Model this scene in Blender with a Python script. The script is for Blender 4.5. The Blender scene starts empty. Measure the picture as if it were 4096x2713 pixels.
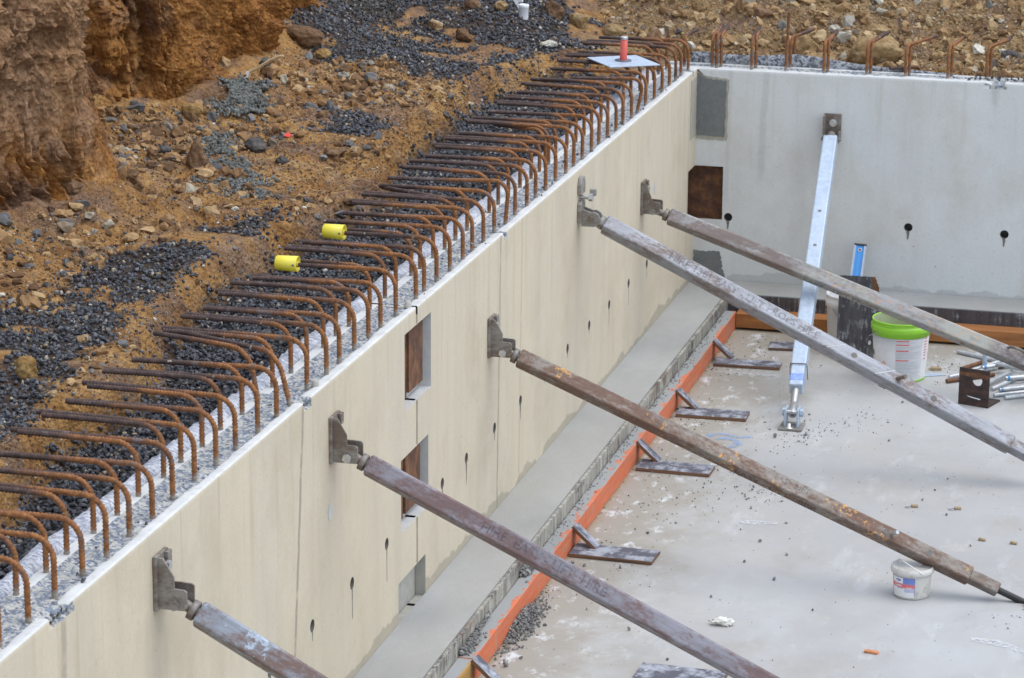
import bpy, math, random
import numpy as np
from mathutils import Vector, Matrix, Euler

# ------------------------------------------------------------------ camera, sky, sun, exposure
scene = bpy.context.scene
COL = scene.collection
cam_d = bpy.data.cameras.new('camera'); cam = bpy.data.objects.new('camera', cam_d); COL.objects.link(cam)
YAW, PITCH, ROLL = .25253, .26211, .00643
_f = Vector((-math.sin(YAW)*math.cos(PITCH), math.cos(YAW)*math.cos(PITCH), -math.sin(PITCH)))
_r = Vector((math.cos(YAW), math.sin(YAW), 0)); _u = _r.cross(_f)
_R = math.cos(ROLL)*_r + math.sin(ROLL)*_u; _U = -math.sin(ROLL)*_r + math.cos(ROLL)*_u
cam.matrix_world = Matrix(((_R.x, _U.x, -_f.x, 3.3498), (_R.y, _U.y, -_f.y, -17.3417), (_R.z, _U.z, -_f.z, 4.5171), (0, 0, 0, 1)))
cam_d.sensor_width = 36; cam_d.lens = 36*12000/4096; cam_d.clip_start = .5; cam_d.clip_end = 500
cam_d.dof.use_dof = True; cam_d.dof.focus_distance = 12.3; cam_d.dof.aperture_fstop = 11
scene.camera = cam

SUN_EL, SUN_AZ = math.radians(70), math.radians(80)     # azimuth from +y towards +x: high over the right
world = bpy.data.worlds.new('World'); scene.world = world; world.use_nodes = True
wn = world.node_tree.nodes; wl = world.node_tree.links
bg = wn['Background']
sky = wn.new('ShaderNodeTexSky'); sky.sky_type = 'NISHITA'; sky.sun_disc = False
sky.sun_elevation = SUN_EL; sky.sun_rotation = SUN_AZ; sky.air_density = 1.2; sky.dust_density = 1.0; sky.ozone_density = 1.0
hs = wn.new('ShaderNodeHueSaturation'); hs.inputs['Saturation'].default_value = .58; hs.inputs['Value'].default_value = 1.0
wl.new(sky.outputs[0], hs.inputs['Color']); wl.new(hs.outputs[0], bg.inputs['Color'])
bg.inputs['Strength'].default_value = .15
sun_d = bpy.data.lights.new('sun', 'SUN'); sun_d.energy = 1.1; sun_d.angle = math.radians(62); sun_d.color = (1, .985, .96)
sun = bpy.data.objects.new('sun', sun_d); COL.objects.link(sun)
_d = Vector((math.sin(SUN_AZ)*math.cos(SUN_EL), math.cos(SUN_AZ)*math.cos(SUN_EL), math.sin(SUN_EL)))
sun.rotation_euler = _d.to_track_quat('Z', 'Y').to_euler()
vs = scene.view_settings; vs.view_transform = 'Standard'; vs.look = 'None'; vs.gamma = 1; vs.exposure = 0.78
vs.use_curve_mapping = False
scene.render.engine = 'CYCLES'
scene.cycles.max_bounces = 6; scene.cycles.diffuse_bounces = 3; scene.cycles.use_denoising = True

# ------------------------------------------------------------------ dimensions (metres); x=0 left wall face, y=0 back wall face, z=0 slab
H = 1.4612; LEDGE = .1812; FOOT_X = .2644; FOOT_Y = -.3206
#==TERRAIN
def _hash(ix, iy, iz, seed):
    n = (ix.astype(np.int64)*374761393 + iy.astype(np.int64)*668265263 + iz.astype(np.int64)*2147483647 + seed*1274126177) & 0xffffffff
    n = ((n ^ (n >> 13))*1274126177) & 0xffffffff
    n = ((n ^ (n >> 15))*2246822519) & 0xffffffff
    return ((n ^ (n >> 16)) & 0xffffff)/float(0xffffff)
def vnoise(x, y, z=0., seed=0):
    x, y, z = np.broadcast_arrays(np.asarray(x, float), np.asarray(y, float), np.asarray(z, float))
    ix, iy, iz = np.floor(x), np.floor(y), np.floor(z)
    fx, fy, fz = x-ix, y-iy, z-iz
    fx = fx*fx*fx*(fx*(fx*6-15)+10); fy = fy*fy*fy*(fy*(fy*6-15)+10); fz = fz*fz*fz*(fz*(fz*6-15)+10)
    r = 0
    flat = not np.any(fz)
    for a in (0, 1):
        for b in (0, 1):
            for c in ((0,) if flat else (0, 1)):
                w = (fx if a else 1-fx)*(fy if b else 1-fy)*(fz if c else 1-fz)
                r = r + w*_hash(ix+a, iy+b, iz+c, seed)
    return r*2-1
def fbm(x, y, z=0., oct=4, seed=0, gain=.5):
    r, a, f, s = 0, 1., 1., 0.
    for o in range(oct):
        r = r + a*vnoise(np.asarray(x)*f, np.asarray(y)*f, np.asarray(z)*f, seed+o*17); s += a; a *= gain; f *= 2.03
    return r/s
def billow(x, y, z=0., oct=4, seed=0, gain=.5):
    r, a, f, s = 0, 1., 1., 0.
    for o in range(oct):
        r = r + a*(1-2*np.abs(vnoise(np.asarray(x)*f, np.asarray(y)*f, np.asarray(z)*f, seed+o*31))); s += a; a *= gain; f *= 2.1
    return r/s
def sstep(a, b, x):
    t = np.clip((x-a)/(b-a), 0, 1); return t*t*(3-2*t)
CLIFF = np.array([(-3.2,-8.0),(-2.4,-6.7),(-2.10,-6.0),(-2.0,-5.55),(-1.91,-5.2),(-1.83,-4.90),(-1.92,-4.55),(-2.3,-4.2),(-2.58,-3.75),(-2.55,-3.4),(-2.36,-3.15),
                  (-2.14,-2.98),(-2.10,-2.6),(-2.17,-2.15),(-2.23,-1.55),(-2.30,-.85),(-2.34,-.2),(-2.5,.5),(-2.9,1.4),(-3.8,2.6)])
def _resample(P, n):
    d = np.r_[0, np.cumsum(np.linalg.norm(np.diff(P, axis=0), axis=1))]
    s = np.linspace(0, d[-1], n); k = 21
    Q = np.c_[np.interp(s, d, P[:, 0]), np.interp(s, d, P[:, 1])]
    ker = np.ones(k)/k; Qp = np.pad(Q, ((k//2, k//2), (0, 0)), 'edge')
    return np.c_[np.convolve(Qp[:, 0], ker, 'valid'), np.convolve(Qp[:, 1], ker, 'valid')], s
CP, CS = _resample(CLIFF, 1050)
_cn = np.gradient(CP, axis=0); _cn /= np.linalg.norm(_cn, axis=1)[:, None]; CN = np.c_[_cn[:, 1], -_cn[:, 0]]   # towards the pit
def inpoly(x, y, P):
    x = np.asarray(x); r = np.zeros(x.shape, bool); n = len(P)
    for i in range(n):
        (x0, y0), (x1, y1) = P[i], P[(i+1) % n]
        c = ((y0 > y) != (y1 > y)) & (x < (x1-x0)*(y-y0)/((y1-y0) if y1 != y0 else 1e-9)+x0); r ^= c
    return r
GRAVEL = [  # black gravel lying on the bank
  [(-.98,-7.3),(-.84,-7.9),(-.80,-8.35),(-.84,-8.9),(-.9,-9.6),(-1.9,-9.6),(-1.85,-7.9),(-1.65,-6.75),(-1.4,-6.45),(-1.05,-6.55)],
  [(-1.45,-6.35),(-1.52,-5.95),(-1.46,-5.5),(-1.3,-5.0),(-1.15,-4.55),(-.9,-4.6),(-.86,-5.2),(-.96,-5.55),(-1.08,-5.95),(-1.2,-6.3)],
  [(-2.6,-.1),(-2.2,-.75),(-1.8,-.95),(-1.35,-1.0),(-1.0,-.75),(-.75,-.1),(-.38,.35),(-.3,.75),(-.75,1.2),(-1.3,1.5),(-1.75,2.0),(-2.2,3.6),(-3.4,4.2),(-3.2,2.2),(-2.9,1.0)],
  [(-1.2,-2.9),(-1.12,-2.3),(-1.35,-2.0),(-1.5,-2.5),(-1.42,-2.95)],
]
MORTAR = [[(-2.06,-2.15),(-1.92,-2.2),(-1.76,-2.7),(-1.86,-2.95),(-2.02,-2.75)], [(-1.9,-3.2),(-1.75,-3.3),(-1.42,-3.95),(-1.2,-4.15),(-1.28,-4.4),(-1.58,-4.15),(-1.74,-3.75)]]
def xedge(y):
    e = np.interp(y, [-11,-9.4,-8.6,-8.1,-7.75,-7.4,-6.9,-6.4,-5.7,-5,-4.2,-3.6,-2.65,-1.7,-.82,.19,.8], [-.72,-.74,-.62,-.66,-.8,-.66,-.74,-.9,-.95,-.93,-.92,-.86,-1.02,-1.05,-1.08,-.86,-.5])
    return e + .07*fbm(np.asarray(y)*2.2, 3.1, oct=3, seed=5)
def gmask(x, y):
    """0..1: how far the black gravel covers the bank"""
    jx = x+.20*fbm(x*3, y*3, oct=4, seed=41); jy = y+.36*fbm(x*3, y*3, oct=4, seed=42)
    m = np.zeros(np.shape(x))
    for P in GRAVEL: m = np.maximum(m, inpoly(jx, jy, P)*1.)
    return m
def cliffdist(x, y):
    sh = np.shape(x); xx = np.ravel(x); yy = np.ravel(y); out = np.full(xx.shape, 1e9)
    for i in range(0, len(CP), 5):
        out = np.minimum(out, (xx-CP[i, 0])**2+(yy-CP[i, 1])**2)
    return np.sqrt(out).reshape(sh)
def zg(x, y, fine=True):
    x = np.asarray(x, float); y = np.asarray(y, float)
    e = xedge(y); d = e-x
    n1 = fbm(x*1.3, y*1.3, oct=3, seed=1)
    trench = 1.335+.03*fbm(x*3, y*2.2, oct=2, seed=2)-.02*sstep(-.3, -.7, x)
    dc = cliffdist(x, y)
    bank = 1.485+.05*n1+.07*np.clip(d, 0, 3)+.13*np.exp(-(dc/.22)**1.3)+.05*np.clip(y+1.0, 0, 6)*sstep(.1, .9, d)
    bank = bank+.16*np.clip(y-.6, 0, 8)*sstep(-1.0, -2.6, x)
    rub = .02+.10*np.clip(y-.30, 0, 1.2)+.33*np.clip(y-.95, 0, 9)        # spoil heap behind the back wall
    t = sstep(-.045, .075, d+.05*fbm(x*7, y*7, oct=2, seed=9))
    left = trench+(bank-trench)*t
    back = 1.36+rub+.07*n1
    w = sstep(-.62, -.1, x+.35*(y-.5)*(y > .5))*sstep(.12, .42, y)
    z = left*(1-w)+back*w
    if fine:
        g = gmask(x, y)
        rough = (1-.75*g)*np.where(w > .5, 1.15, np.where(t > .4, 1., .35))
        b1 = billow(x*5, y*5, oct=3, seed=11); b2 = fbm(x*17, y*17, oct=3, seed=12)
        b3 = billow(x*11+3, y*11, oct=3, seed=13)
        z = z+rough*(.045*b1*(.3+.7*sstep(-.3, .45, fbm(x*1.1, y*1.1, oct=2, seed=71)))+.022*b3*sstep(-.35, .3, fbm(x*1.7+5, y*1.7, oct=2, seed=72))+.016*b2)
        face = t*(1-t)*4*(1-w)
        z = z+face*.05*fbm(x*14, y*14, oct=3, seed=14)
    return z
#==END
# ------------------------------------------------------------------ helpers
RNG = np.random.default_rng(7); random.seed(7)
def thing(name, label, cat, loc=(0, 0, 0), group=None, kind=None):
    o = bpy.data.objects.new(name, None); COL.objects.link(o); o.location = loc; o.empty_display_size = .05
    return tag(o, label, cat, group, kind)
def tag(o, label=None, cat=None, group=None, kind=None):
    if label: o['label'] = label
    if cat: o['category'] = cat
    if group: o['group'] = group
    if kind: o['kind'] = kind
    return o
def mesh_np(name, V, F, smooth=False):
    """V (n,3), F (m,k) of one polygon size, or list of lists"""
    me = bpy.data.meshes.new(name)
    V = np.asarray(V, np.float32)
    if isinstance(F, np.ndarray):
        m, k = F.shape
        me.vertices.add(len(V)); me.vertices.foreach_set('co', V.ravel())
        me.loops.add(m*k); me.loops.foreach_set('vertex_index', F.astype(np.int32).ravel())
        me.polygons.add(m); me.polygons.foreach_set('loop_start', np.arange(0, m*k, k, dtype=np.int32))
        me.update(calc_edges=True); me.validate()
    else:
        me.from_pydata(V.tolist(), [], F); me.update()
    me.polygons.foreach_set('use_smooth', np.full(len(me.polygons), smooth, bool))
    return me
def put(name, me, mat, parent=None, M=None, bevel=0):
    """link mesh `me` (built in world coordinates, or local with matrix M) as a part of `parent`, or as a top-level object"""
    o = bpy.data.objects.new(name, me); COL.objects.link(o)
    if mat is not None and not me.materials: me.materials.append(mat)
    M = M.copy() if M is not None else Matrix.Identity(4)
    if parent is not None:
        o.parent = parent; W = parent.matrix_basis.copy(); p = parent
        while p.parent: p = p.parent; W = p.matrix_basis @ W
        M = W.inverted() @ M
    o.matrix_basis = M
    if bevel:
        b = o.modifiers.new('bevel', 'BEVEL'); b.width = bevel; b.segments = 2; b.limit_method = 'ANGLE'; b.angle_limit = .6
    return o
class MB:
    def __init__(s): s.V = []; s.F = []; s.S = []
    def add(s, V, F, smooth=False):
        n = len(s.V); s.V += [tuple(v) for v in V]; s.F += [[i+n for i in f] for f in F]; s.S += [smooth]*len(F); return s
    def box(s, lo, hi, M=None):
        x0, y0, z0 = lo; x1, y1, z1 = hi
        V = [(x0,y0,z0),(x1,y0,z0),(x1,y1,z0),(x0,y1,z0),(x0,y0,z1),(x1,y0,z1),(x1,y1,z1),(x0,y1,z1)]
        if M is not None: V = [tuple(M @ Vector(v)) for v in V]
        return s.add(V, [(0,3,2,1),(4,5,6,7),(0,1,5,4),(1,2,6,5),(2,3,7,6),(3,0,4,7)])
    def prism(s, P, a, b, axis='y', M=None):
        """polygon P in the two other axes, extruded along axis from a to b"""
        n = len(P); V = []
        for t in (a, b):
            for p in P:
                v = {'x': (t, p[0], p[1]), 'y': (p[0], t, p[1]), 'z': (p[0], p[1], t)}[axis]
                V.append(tuple(M @ Vector(v)) if M is not None else v)
        F = [list(range(n)), list(range(2*n-1, n-1, -1))]+[[i, i+n, (i+1) % n+n, (i+1) % n] for i in range(n)]
        area = sum(P[i][0]*P[(i+1) % n][1]-P[(i+1) % n][0]*P[i][1] for i in range(n))
        flip = (area > 0) ^ (axis == 'y') ^ (b < a)
        if flip: F = [f[::-1] for f in F]
        return s.add(V, F)
    def sweep(s, pts, rad, n=12, caps=True, smooth=True):
        pts = [Vector(p) for p in pts]; rings = []
        t = (pts[1]-pts[0]).normalized(); u = t.orthogonal().normalized()
        for i, p in enumerate(pts):
            t2 = (pts[min(i+1, len(pts)-1)]-pts[max(i-1, 0)]).normalized()
            u = (u-t2*u.dot(t2)).normalized(); w = t2.cross(u)
            r = rad[i] if isinstance(rad, (list, tuple)) else rad
            rings.append([p+u*(r*math.cos(2*math.pi*k/n))+w*(r*math.sin(2*math.pi*k/n)) for k in range(n)])
        V = [v for ring in rings for v in ring]
        F = [[i*n+k, i*n+(k+1) % n, (i+1)*n+(k+1) % n, (i+1)*n+k] for i in range(len(pts)-1) for k in range(n)]
        s.add(V, F, smooth)
        if caps:
            s.add(rings[0][::-1], [list(range(n))]); s.add(rings[-1], [list(range(n))])
        return s
    def lathe(s, prof, n=40, c=(0, 0, 0), smooth=True):
        V = []; F = []
        for r, z in prof:
            V += [(c[0]+r*math.cos(2*math.pi*k/n), c[1]+r*math.sin(2*math.pi*k/n), c[2]+z) for k in range(n)]
        for i in range(len(prof)-1):
            F += [[i*n+k, i*n+(k+1) % n, (i+1)*n+(k+1) % n, (i+1)*n+k] for k in range(n)]
        return s.add(V, F, smooth)
    def disc(s, r, z, n=40, c=(0, 0, 0), up=True):
        V = [(c[0]+r*math.cos(2*math.pi*k/n), c[1]+r*math.sin(2*math.pi*k/n), c[2]+z) for k in range(n)]
        return s.add(V, [list(range(n)) if up else list(range(n))[::-1]])
    def xf(s, M): s.V = [tuple(M @ Vector(v)) for v in s.V]; return s
    def mesh(s, name='mesh'):
        me = bpy.data.meshes.new(name); me.from_pydata(s.V, [], s.F); me.update()
        me.polygons.foreach_set('use_smooth', s.S); return me
    def put(s, name, mat, parent=None, M=None, bevel=0): return put(name, s.mesh(name), mat, parent, M, bevel)
def frame(o, xdir, zhint=(0, 0, 1)):
    """matrix with local x along xdir, local z near zhint, origin o"""
    x = Vector(xdir).normalized(); z = Vector(zhint); z = (z-x*z.dot(x)).normalized(); y = z.cross(x)
    return Matrix(((x.x, y.x, z.x, o[0]), (x.y, y.y, z.y, o[1]), (x.z, y.z, z.z, o[2]), (0, 0, 0, 1)))
def T(x, y, z): return Matrix.Translation((x, y, z))
def Rx(a): return Matrix.Rotation(a, 4, 'X')
def Ry(a): return Matrix.Rotation(a, 4, 'Y')
def Rz(a): return Matrix.Rotation(a, 4, 'Z')
def text_mesh(txt, size, extrude=0.0):
    cu = bpy.data.curves.new('lettering', 'FONT'); cu.body = txt; cu.size = size; cu.extrude = extrude; cu.align_x = 'LEFT'; cu.resolution_u = 2; cu.offset = size*.03
    o = bpy.data.objects.new('lettering', cu); COL.objects.link(o)
    me = bpy.data.meshes.new_from_object(o.evaluated_get(bpy.context.evaluated_depsgraph_get()))
    bpy.data.objects.remove(o); return me
# icosahedra for stones
def ico(sub):
    t = (1+5**.5)/2
    V = [(-1,t,0),(1,t,0),(-1,-t,0),(1,-t,0),(0,-1,t),(0,1,t),(0,-1,-t),(0,1,-t),(t,0,-1),(t,0,1),(-t,0,-1),(-t,0,1)]
    F = [(0,11,5),(0,5,1),(0,1,7),(0,7,10),(0,10,11),(1,5,9),(5,11,4),(11,10,2),(10,7,6),(7,1,8),(3,9,4),(3,4,2),(3,2,6),(3,6,8),(3,8,9),(4,9,5),(2,4,11),(6,2,10),(8,6,7),(9,8,1)]
    V = [np.array(v)/np.linalg.norm(v) for v in V]
    for _ in range(sub):
        c = {}; G = []
        def mid(a, b):
            k = (min(a, b), max(a, b))
            if k not in c: m = V[a]+V[b]; V.append(m/np.linalg.norm(m)); c[k] = len(V)-1
            return c[k]
        for a, b, d in F:
            x, y, z = mid(a, b), mid(b, d), mid(d, a); G += [(a,x,z),(b,y,x),(d,z,y),(x,y,z)]
        F = G
    return np.array(V), np.array(F)
ICO0, ICO1, ICO3 = ico(0), ico(1), ico(3)
OCTA = (np.array([(1,0,0),(-1,0,0),(0,1,0),(0,-1,0),(0,0,1),(0,0,-1)], float), np.array([(0,2,4),(2,1,4),(1,3,4),(3,0,4),(2,0,5),(1,2,5),(3,1,5),(0,3,5)]))
def stone_shapes(base, n, seed, amp=.33):
    r = np.random.default_rng(seed); out = []
    V, F = base
    for i in range(n):
        q = V.copy()
        for _ in range(5):                                    # flat broken faces
            d = r.normal(size=3); d /= np.linalg.norm(d); c = r.uniform(.35, .8)
            h = q@d; q = q-np.outer(np.clip(h-c, 0, None), d)
        q = q*(1+amp*r.uniform(-1, 1, size=(len(V), 1))*.7)
        q = q*np.array([1, r.uniform(.65, .95), r.uniform(.5, .8)]); out.append(q)
    return out
def rand_rot(n, r):
    q = r.normal(size=(n, 4)); q /= np.linalg.norm(q, axis=1)[:, None]; w, x, y, z = q.T
    return np.stack([np.stack([1-2*(y*y+z*z), 2*(x*y-z*w), 2*(x*z+y*w)], -1), np.stack([2*(x*y+z*w), 1-2*(x*x+z*z), 2*(y*z-x*w)], -1), np.stack([2*(x*z-y*w), 2*(y*z+x*w), 1-2*(x*x+y*y)], -1)], 1)
def stones(name, P, S, mat, seed, base=None, parent=None, tone=None, flat=.0):
    """one mesh of many stones: P centres, S half sizes; point attribute rnd gives each stone its own colour"""
    r = np.random.default_rng(seed); base = base or ICO0; n = len(P)
    sh = np.array(stone_shapes(base, 24, seed)); F = base[1]; nv = len(base[0])
    k = r.integers(0, 24, n); R = rand_rot(n, r)
    if flat: 
        a = r.uniform(0, 6.283, n); R2 = np.zeros((n, 3, 3)); R2[:, 0, 0] = np.cos(a); R2[:, 0, 1] = -np.sin(a); R2[:, 1, 0] = np.sin(a); R2[:, 1, 1] = np.cos(a); R2[:, 2, 2] = 1
        R = np.where((r.random(n) < flat)[:, None, None], R2, R)
    V = np.einsum('nij,nvj->nvi', R, sh[k])*np.asarray(S)[:, None, None]+np.asarray(P)[:, None, :]
    FF = (F[None]+(np.arange(n)*nv)[:, None, None]).reshape(-1, 3)
    me = mesh_np(name, V.reshape(-1, 3), FF)
    at = me.attributes.new('rnd', 'FLOAT', 'POINT'); tv = r.random(n) if tone is None else tone
    at.data.foreach_set('value', np.repeat(tv, nv).astype(np.float32))
    return put(name, me, mat, parent)

# ------------------------------------------------------------------ materials
class NT:
    def __init__(s, name):
        s.m = bpy.data.materials.new(name); s.m.use_nodes = True; s.t = s.m.node_tree; s.n = s.t.nodes; s.l = s.t.links
        s.b = s.n['Principled BSDF']; s.out = s.n['Material Output']; s._tc = None
    def new(s, t, **k):
        o = s.n.new(t)
        for a, v in k.items(): setattr(o, a, v)
        return o
    def set(s, sock, v):
        if hasattr(v, 'is_output') or isinstance(v, bpy.types.NodeSocket): s.l.new(v, sock)
        elif isinstance(v, (tuple, list)): sock.default_value = tuple(v)+((1,) if len(v) == 3 and len(sock.default_value) == 4 else ())
        else: sock.default_value = v
    def co(s, kind='Object'):
        if s._tc is None: s._tc = s.new('ShaderNodeTexCoord')
        return s._tc.outputs[kind]
    def pos(s): return s.new('ShaderNodeNewGeometry').outputs['Position']
    def mapping(s, v, scale=(1,1,1), loc=(0,0,0), rot=(0,0,0)):
        m = s.new('ShaderNodeMapping'); s.set(m.inputs[0], v); m.inputs['Scale'].default_value = scale; m.inputs['Location'].default_value = loc; m.inputs['Rotation'].default_value = rot
        return m.outputs[0]
    def noise(s, v, scale, detail=4, rough=.55, dist=0):
        o = s.new('ShaderNodeTexNoise'); s.set(o.inputs['Vector'], v); o.inputs['Scale'].default_value = scale; o.inputs['Detail'].default_value = detail
        o.inputs['Roughness'].default_value = rough; o.inputs['Distortion'].default_value = dist; return o.outputs['Fac']
    def voro(s, v, scale, out='Distance', feature='F1', rnd=1):
        o = s.new('ShaderNodeTexVoronoi', feature=feature); s.set(o.inputs['Vector'], v); o.inputs['Scale'].default_value = scale; o.inputs['Randomness'].default_value = rnd
        return o.outputs[out]
    def ramp(s, f, stops, interp='LINEAR'):
        o = s.new('ShaderNodeValToRGB'); e = o.color_ramp.elements; o.color_ramp.interpolation = interp
        while len(e) < len(stops): e.new(.5)
        for k, (p, c) in zip(e, stops):
            k.position = p; k.color = (c, c, c, 1) if isinstance(c, (int, float)) else tuple(c)+(1,)
        s.set(o.inputs[0], f); return o.outputs[0]
    def mix(s, f, a, b, mode='MIX'):
        o = s.new('ShaderNodeMix', data_type='RGBA', blend_type=mode); s.set(o.inputs['Factor'], f); s.set(o.inputs[6], a); s.set(o.inputs[7], b); return o.outputs[2]
    def math(s, op, a, b=0., c=0.):
        o = s.new('ShaderNodeMath', operation=op); s.set(o.inputs[0], a); s.set(o.inputs[1], b); s.set(o.inputs[2], c); return o.outputs[0]
    def sep(s, v): o = s.new('ShaderNodeSeparateXYZ'); s.set(o.inputs[0], v); return o.outputs
    def range(s, f, a, b, c=0., d=1., smooth=True):
        o = s.new('ShaderNodeMapRange'); o.interpolation_type = 'SMOOTHSTEP' if smooth else 'LINEAR'; o.clamp = True
        s.set(o.inputs[0], f); o.inputs[1].default_value = a; o.inputs[2].default_value = b; o.inputs[3].default_value = c; o.inputs[4].default_value = d; return o.outputs[0]
    def attr(s, name): return s.new('ShaderNodeAttribute', attribute_name=name).outputs['Fac']
    def objrnd(s): return s.new('ShaderNodeObjectInfo').outputs['Random']
    def bump(s, h, strength=.4, dist=.01, nrm=None):
        o = s.new('ShaderNodeBump'); o.inputs['Strength'].default_value = strength; o.inputs['Distance'].default_value = dist; s.set(o.inputs['Height'], h)
        if nrm is not None: s.set(o.inputs['Normal'], nrm)
        return o.outputs[0]
    def fin(s, col, rough=.8, metal=0., bump=None, spec=None):
        s.set(s.b.inputs['Base Color'], col); s.set(s.b.inputs['Roughness'], rough); s.set(s.b.inputs['Metallic'], metal)
        if bump is not None: s.set(s.b.inputs['Normal'], bump)
        if spec is not None: s.set(s.b.inputs['Specular IOR Level'], spec)
        return s.m

def m_wall(name, base, warm, dark, streaks, damp, seed):
    n = NT(name); p = n.pos(); x, y, z = n.sep(p)
    big = n.noise(n.mapping(p, (1, 1, .35), (seed, seed, 0)), 1.6, 4, .6)
    vert = n.noise(n.mapping(p, (7, 7, .5), (seed, 0, 0)), 1.0, 5, .6)
    fine = n.noise(p, 60, 4, .65)
    c = n.mix(n.ramp(big, [(.32, 0), (.68, 1)]), base, warm)
    c = n.mix(n.ramp(vert, [(.46, 0), (.80, .5)]), c, dark)
    c = n.mix(n.ramp(n.noise(n.mapping(p, (1, 1, .7), (seed+11, 2, 0)), 2.4, 6, .7), [(.50, 0), (.68, .5)]), c, tuple(v*q for v, q in zip(dark, (1.02, .97, .9))))
    c = n.mix(n.ramp(n.noise(n.mapping(p, (1, 1, 1), (3+seed, 5, 1)), 3.1, 5, .65), [(.5, 0), (.75, .4)]), c, tuple(v*1.16 for v in base))
    c = n.mix(n.ramp(fine, [(.35, .16), (.62, 0)]), c, tuple(v*.6 for v in base))
    wob = n.math('MULTIPLY_ADD', n.noise(n.mapping(p, (0, 0, 1)), 7, 3), .03, -.015)
    run = y if abs(streaks[0][0]) > 2.2 or streaks[0][3] == 'y' else x
    for (y0, w, amt, ax, lean, z0, z1) in streaks:               # water runs below the chips in the top edge
        run = y if ax == 'y' else x
        d = n.math('ABSOLUTE', n.math('ADD', n.math('ADD', run, wob), n.math('MULTIPLY_ADD', z, -lean, -y0+lean*H)))
        m = n.math('MULTIPLY', n.range(d, w*.35, w, 1, 0), n.range(n.noise(n.mapping(p, (2, 2, 3)), 5, 3), .3, .5, .45, 1))
        m = n.math('MULTIPLY', m, n.range(z, z0, z0+.15, 0, amt))
        c = n.mix(m, c, tuple(v*.62 for v in dark))
    # damp, dirty foot of the wall above the fresh screed
    h = n.math('ADD', n.math('SUBTRACT', z, LEDGE), n.math('MULTIPLY_ADD', n.noise(n.mapping(p, (2.2, 2.2, 1.2)), 1.5, 5, .6), -.22, .085))
    c = n.mix(n.math('MULTIPLY', n.range(h, 0, .012, 1, 0), damp), c, tuple(v*.55 for v in dark))
    top = n.math('MULTIPLY', n.range(z, H-.75, H, 0, 1), n.ramp(n.noise(n.mapping(p, (16, 16, .7), (seed, 7, 0)), 1, 4, .6), [(.56, 0), (.70, .65)]))
    c = n.mix(top, c, tuple(v*q for v, q in zip(dark, (.92, .86, .76))))
    c = n.mix(n.ramp(n.voro(n.mapping(p, (1, 1, 1), (seed, 3, 1)), 22), [(.035, .75), (.07, 0)]), c, tuple(v*.5 for v in dark))
    c = n.mix(n.math('MULTIPLY', n.ramp(n.noise(n.mapping(p, (1, 1, 1), (2, seed, 9)), 42, 3, .6), [(.66, 0), (.72, .7)]), n.ramp(n.noise(p, 1.3, 3), [(.48, 0), (.62, 1)])), c, (.30, .225, .14))
    b = n.bump(n.noise(p, 90, 5, .7), .2, .004)
    b = n.bump(n.noise(p, 4, 3, .6), .2, .02, b)
    return n.fin(c, n.ramp(big, [(.3, .62), (.7, .8)]), bump=b)
CREAM, CREAM_W, CREAM_D = (.605, .535, .41), (.60, .515, .38), (.45, .40, .31)
MAT = {}
MAT['wall_left'] = m_wall('cream_concrete', CREAM, CREAM_W, CREAM_D,
    [(-7.39, .018, .8, 'y', .14, 0., 0), (-4.57, .016, .75, 'y', .04, 0., 0), (-9.62, .03, .6, 'y', .05, 1.1, 0), (-4.18, .016, .35, 'y', .03, 0., 0), (-.215, .02, .3, 'y', 0, .3, 0)], .5, 0.)
MAT['wall_back'] = m_wall('grey_concrete', (.665, .675, .66), (.635, .635, .605), (.54, .535, .51),
    [(.42, .03, .28, 'x', .04, .75, 0), (1.76, .03, .3, 'x', 0, 1.25, 0), (.205, .02, .22, 'x', .02, .6, 0)], .35, 4.)
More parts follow.
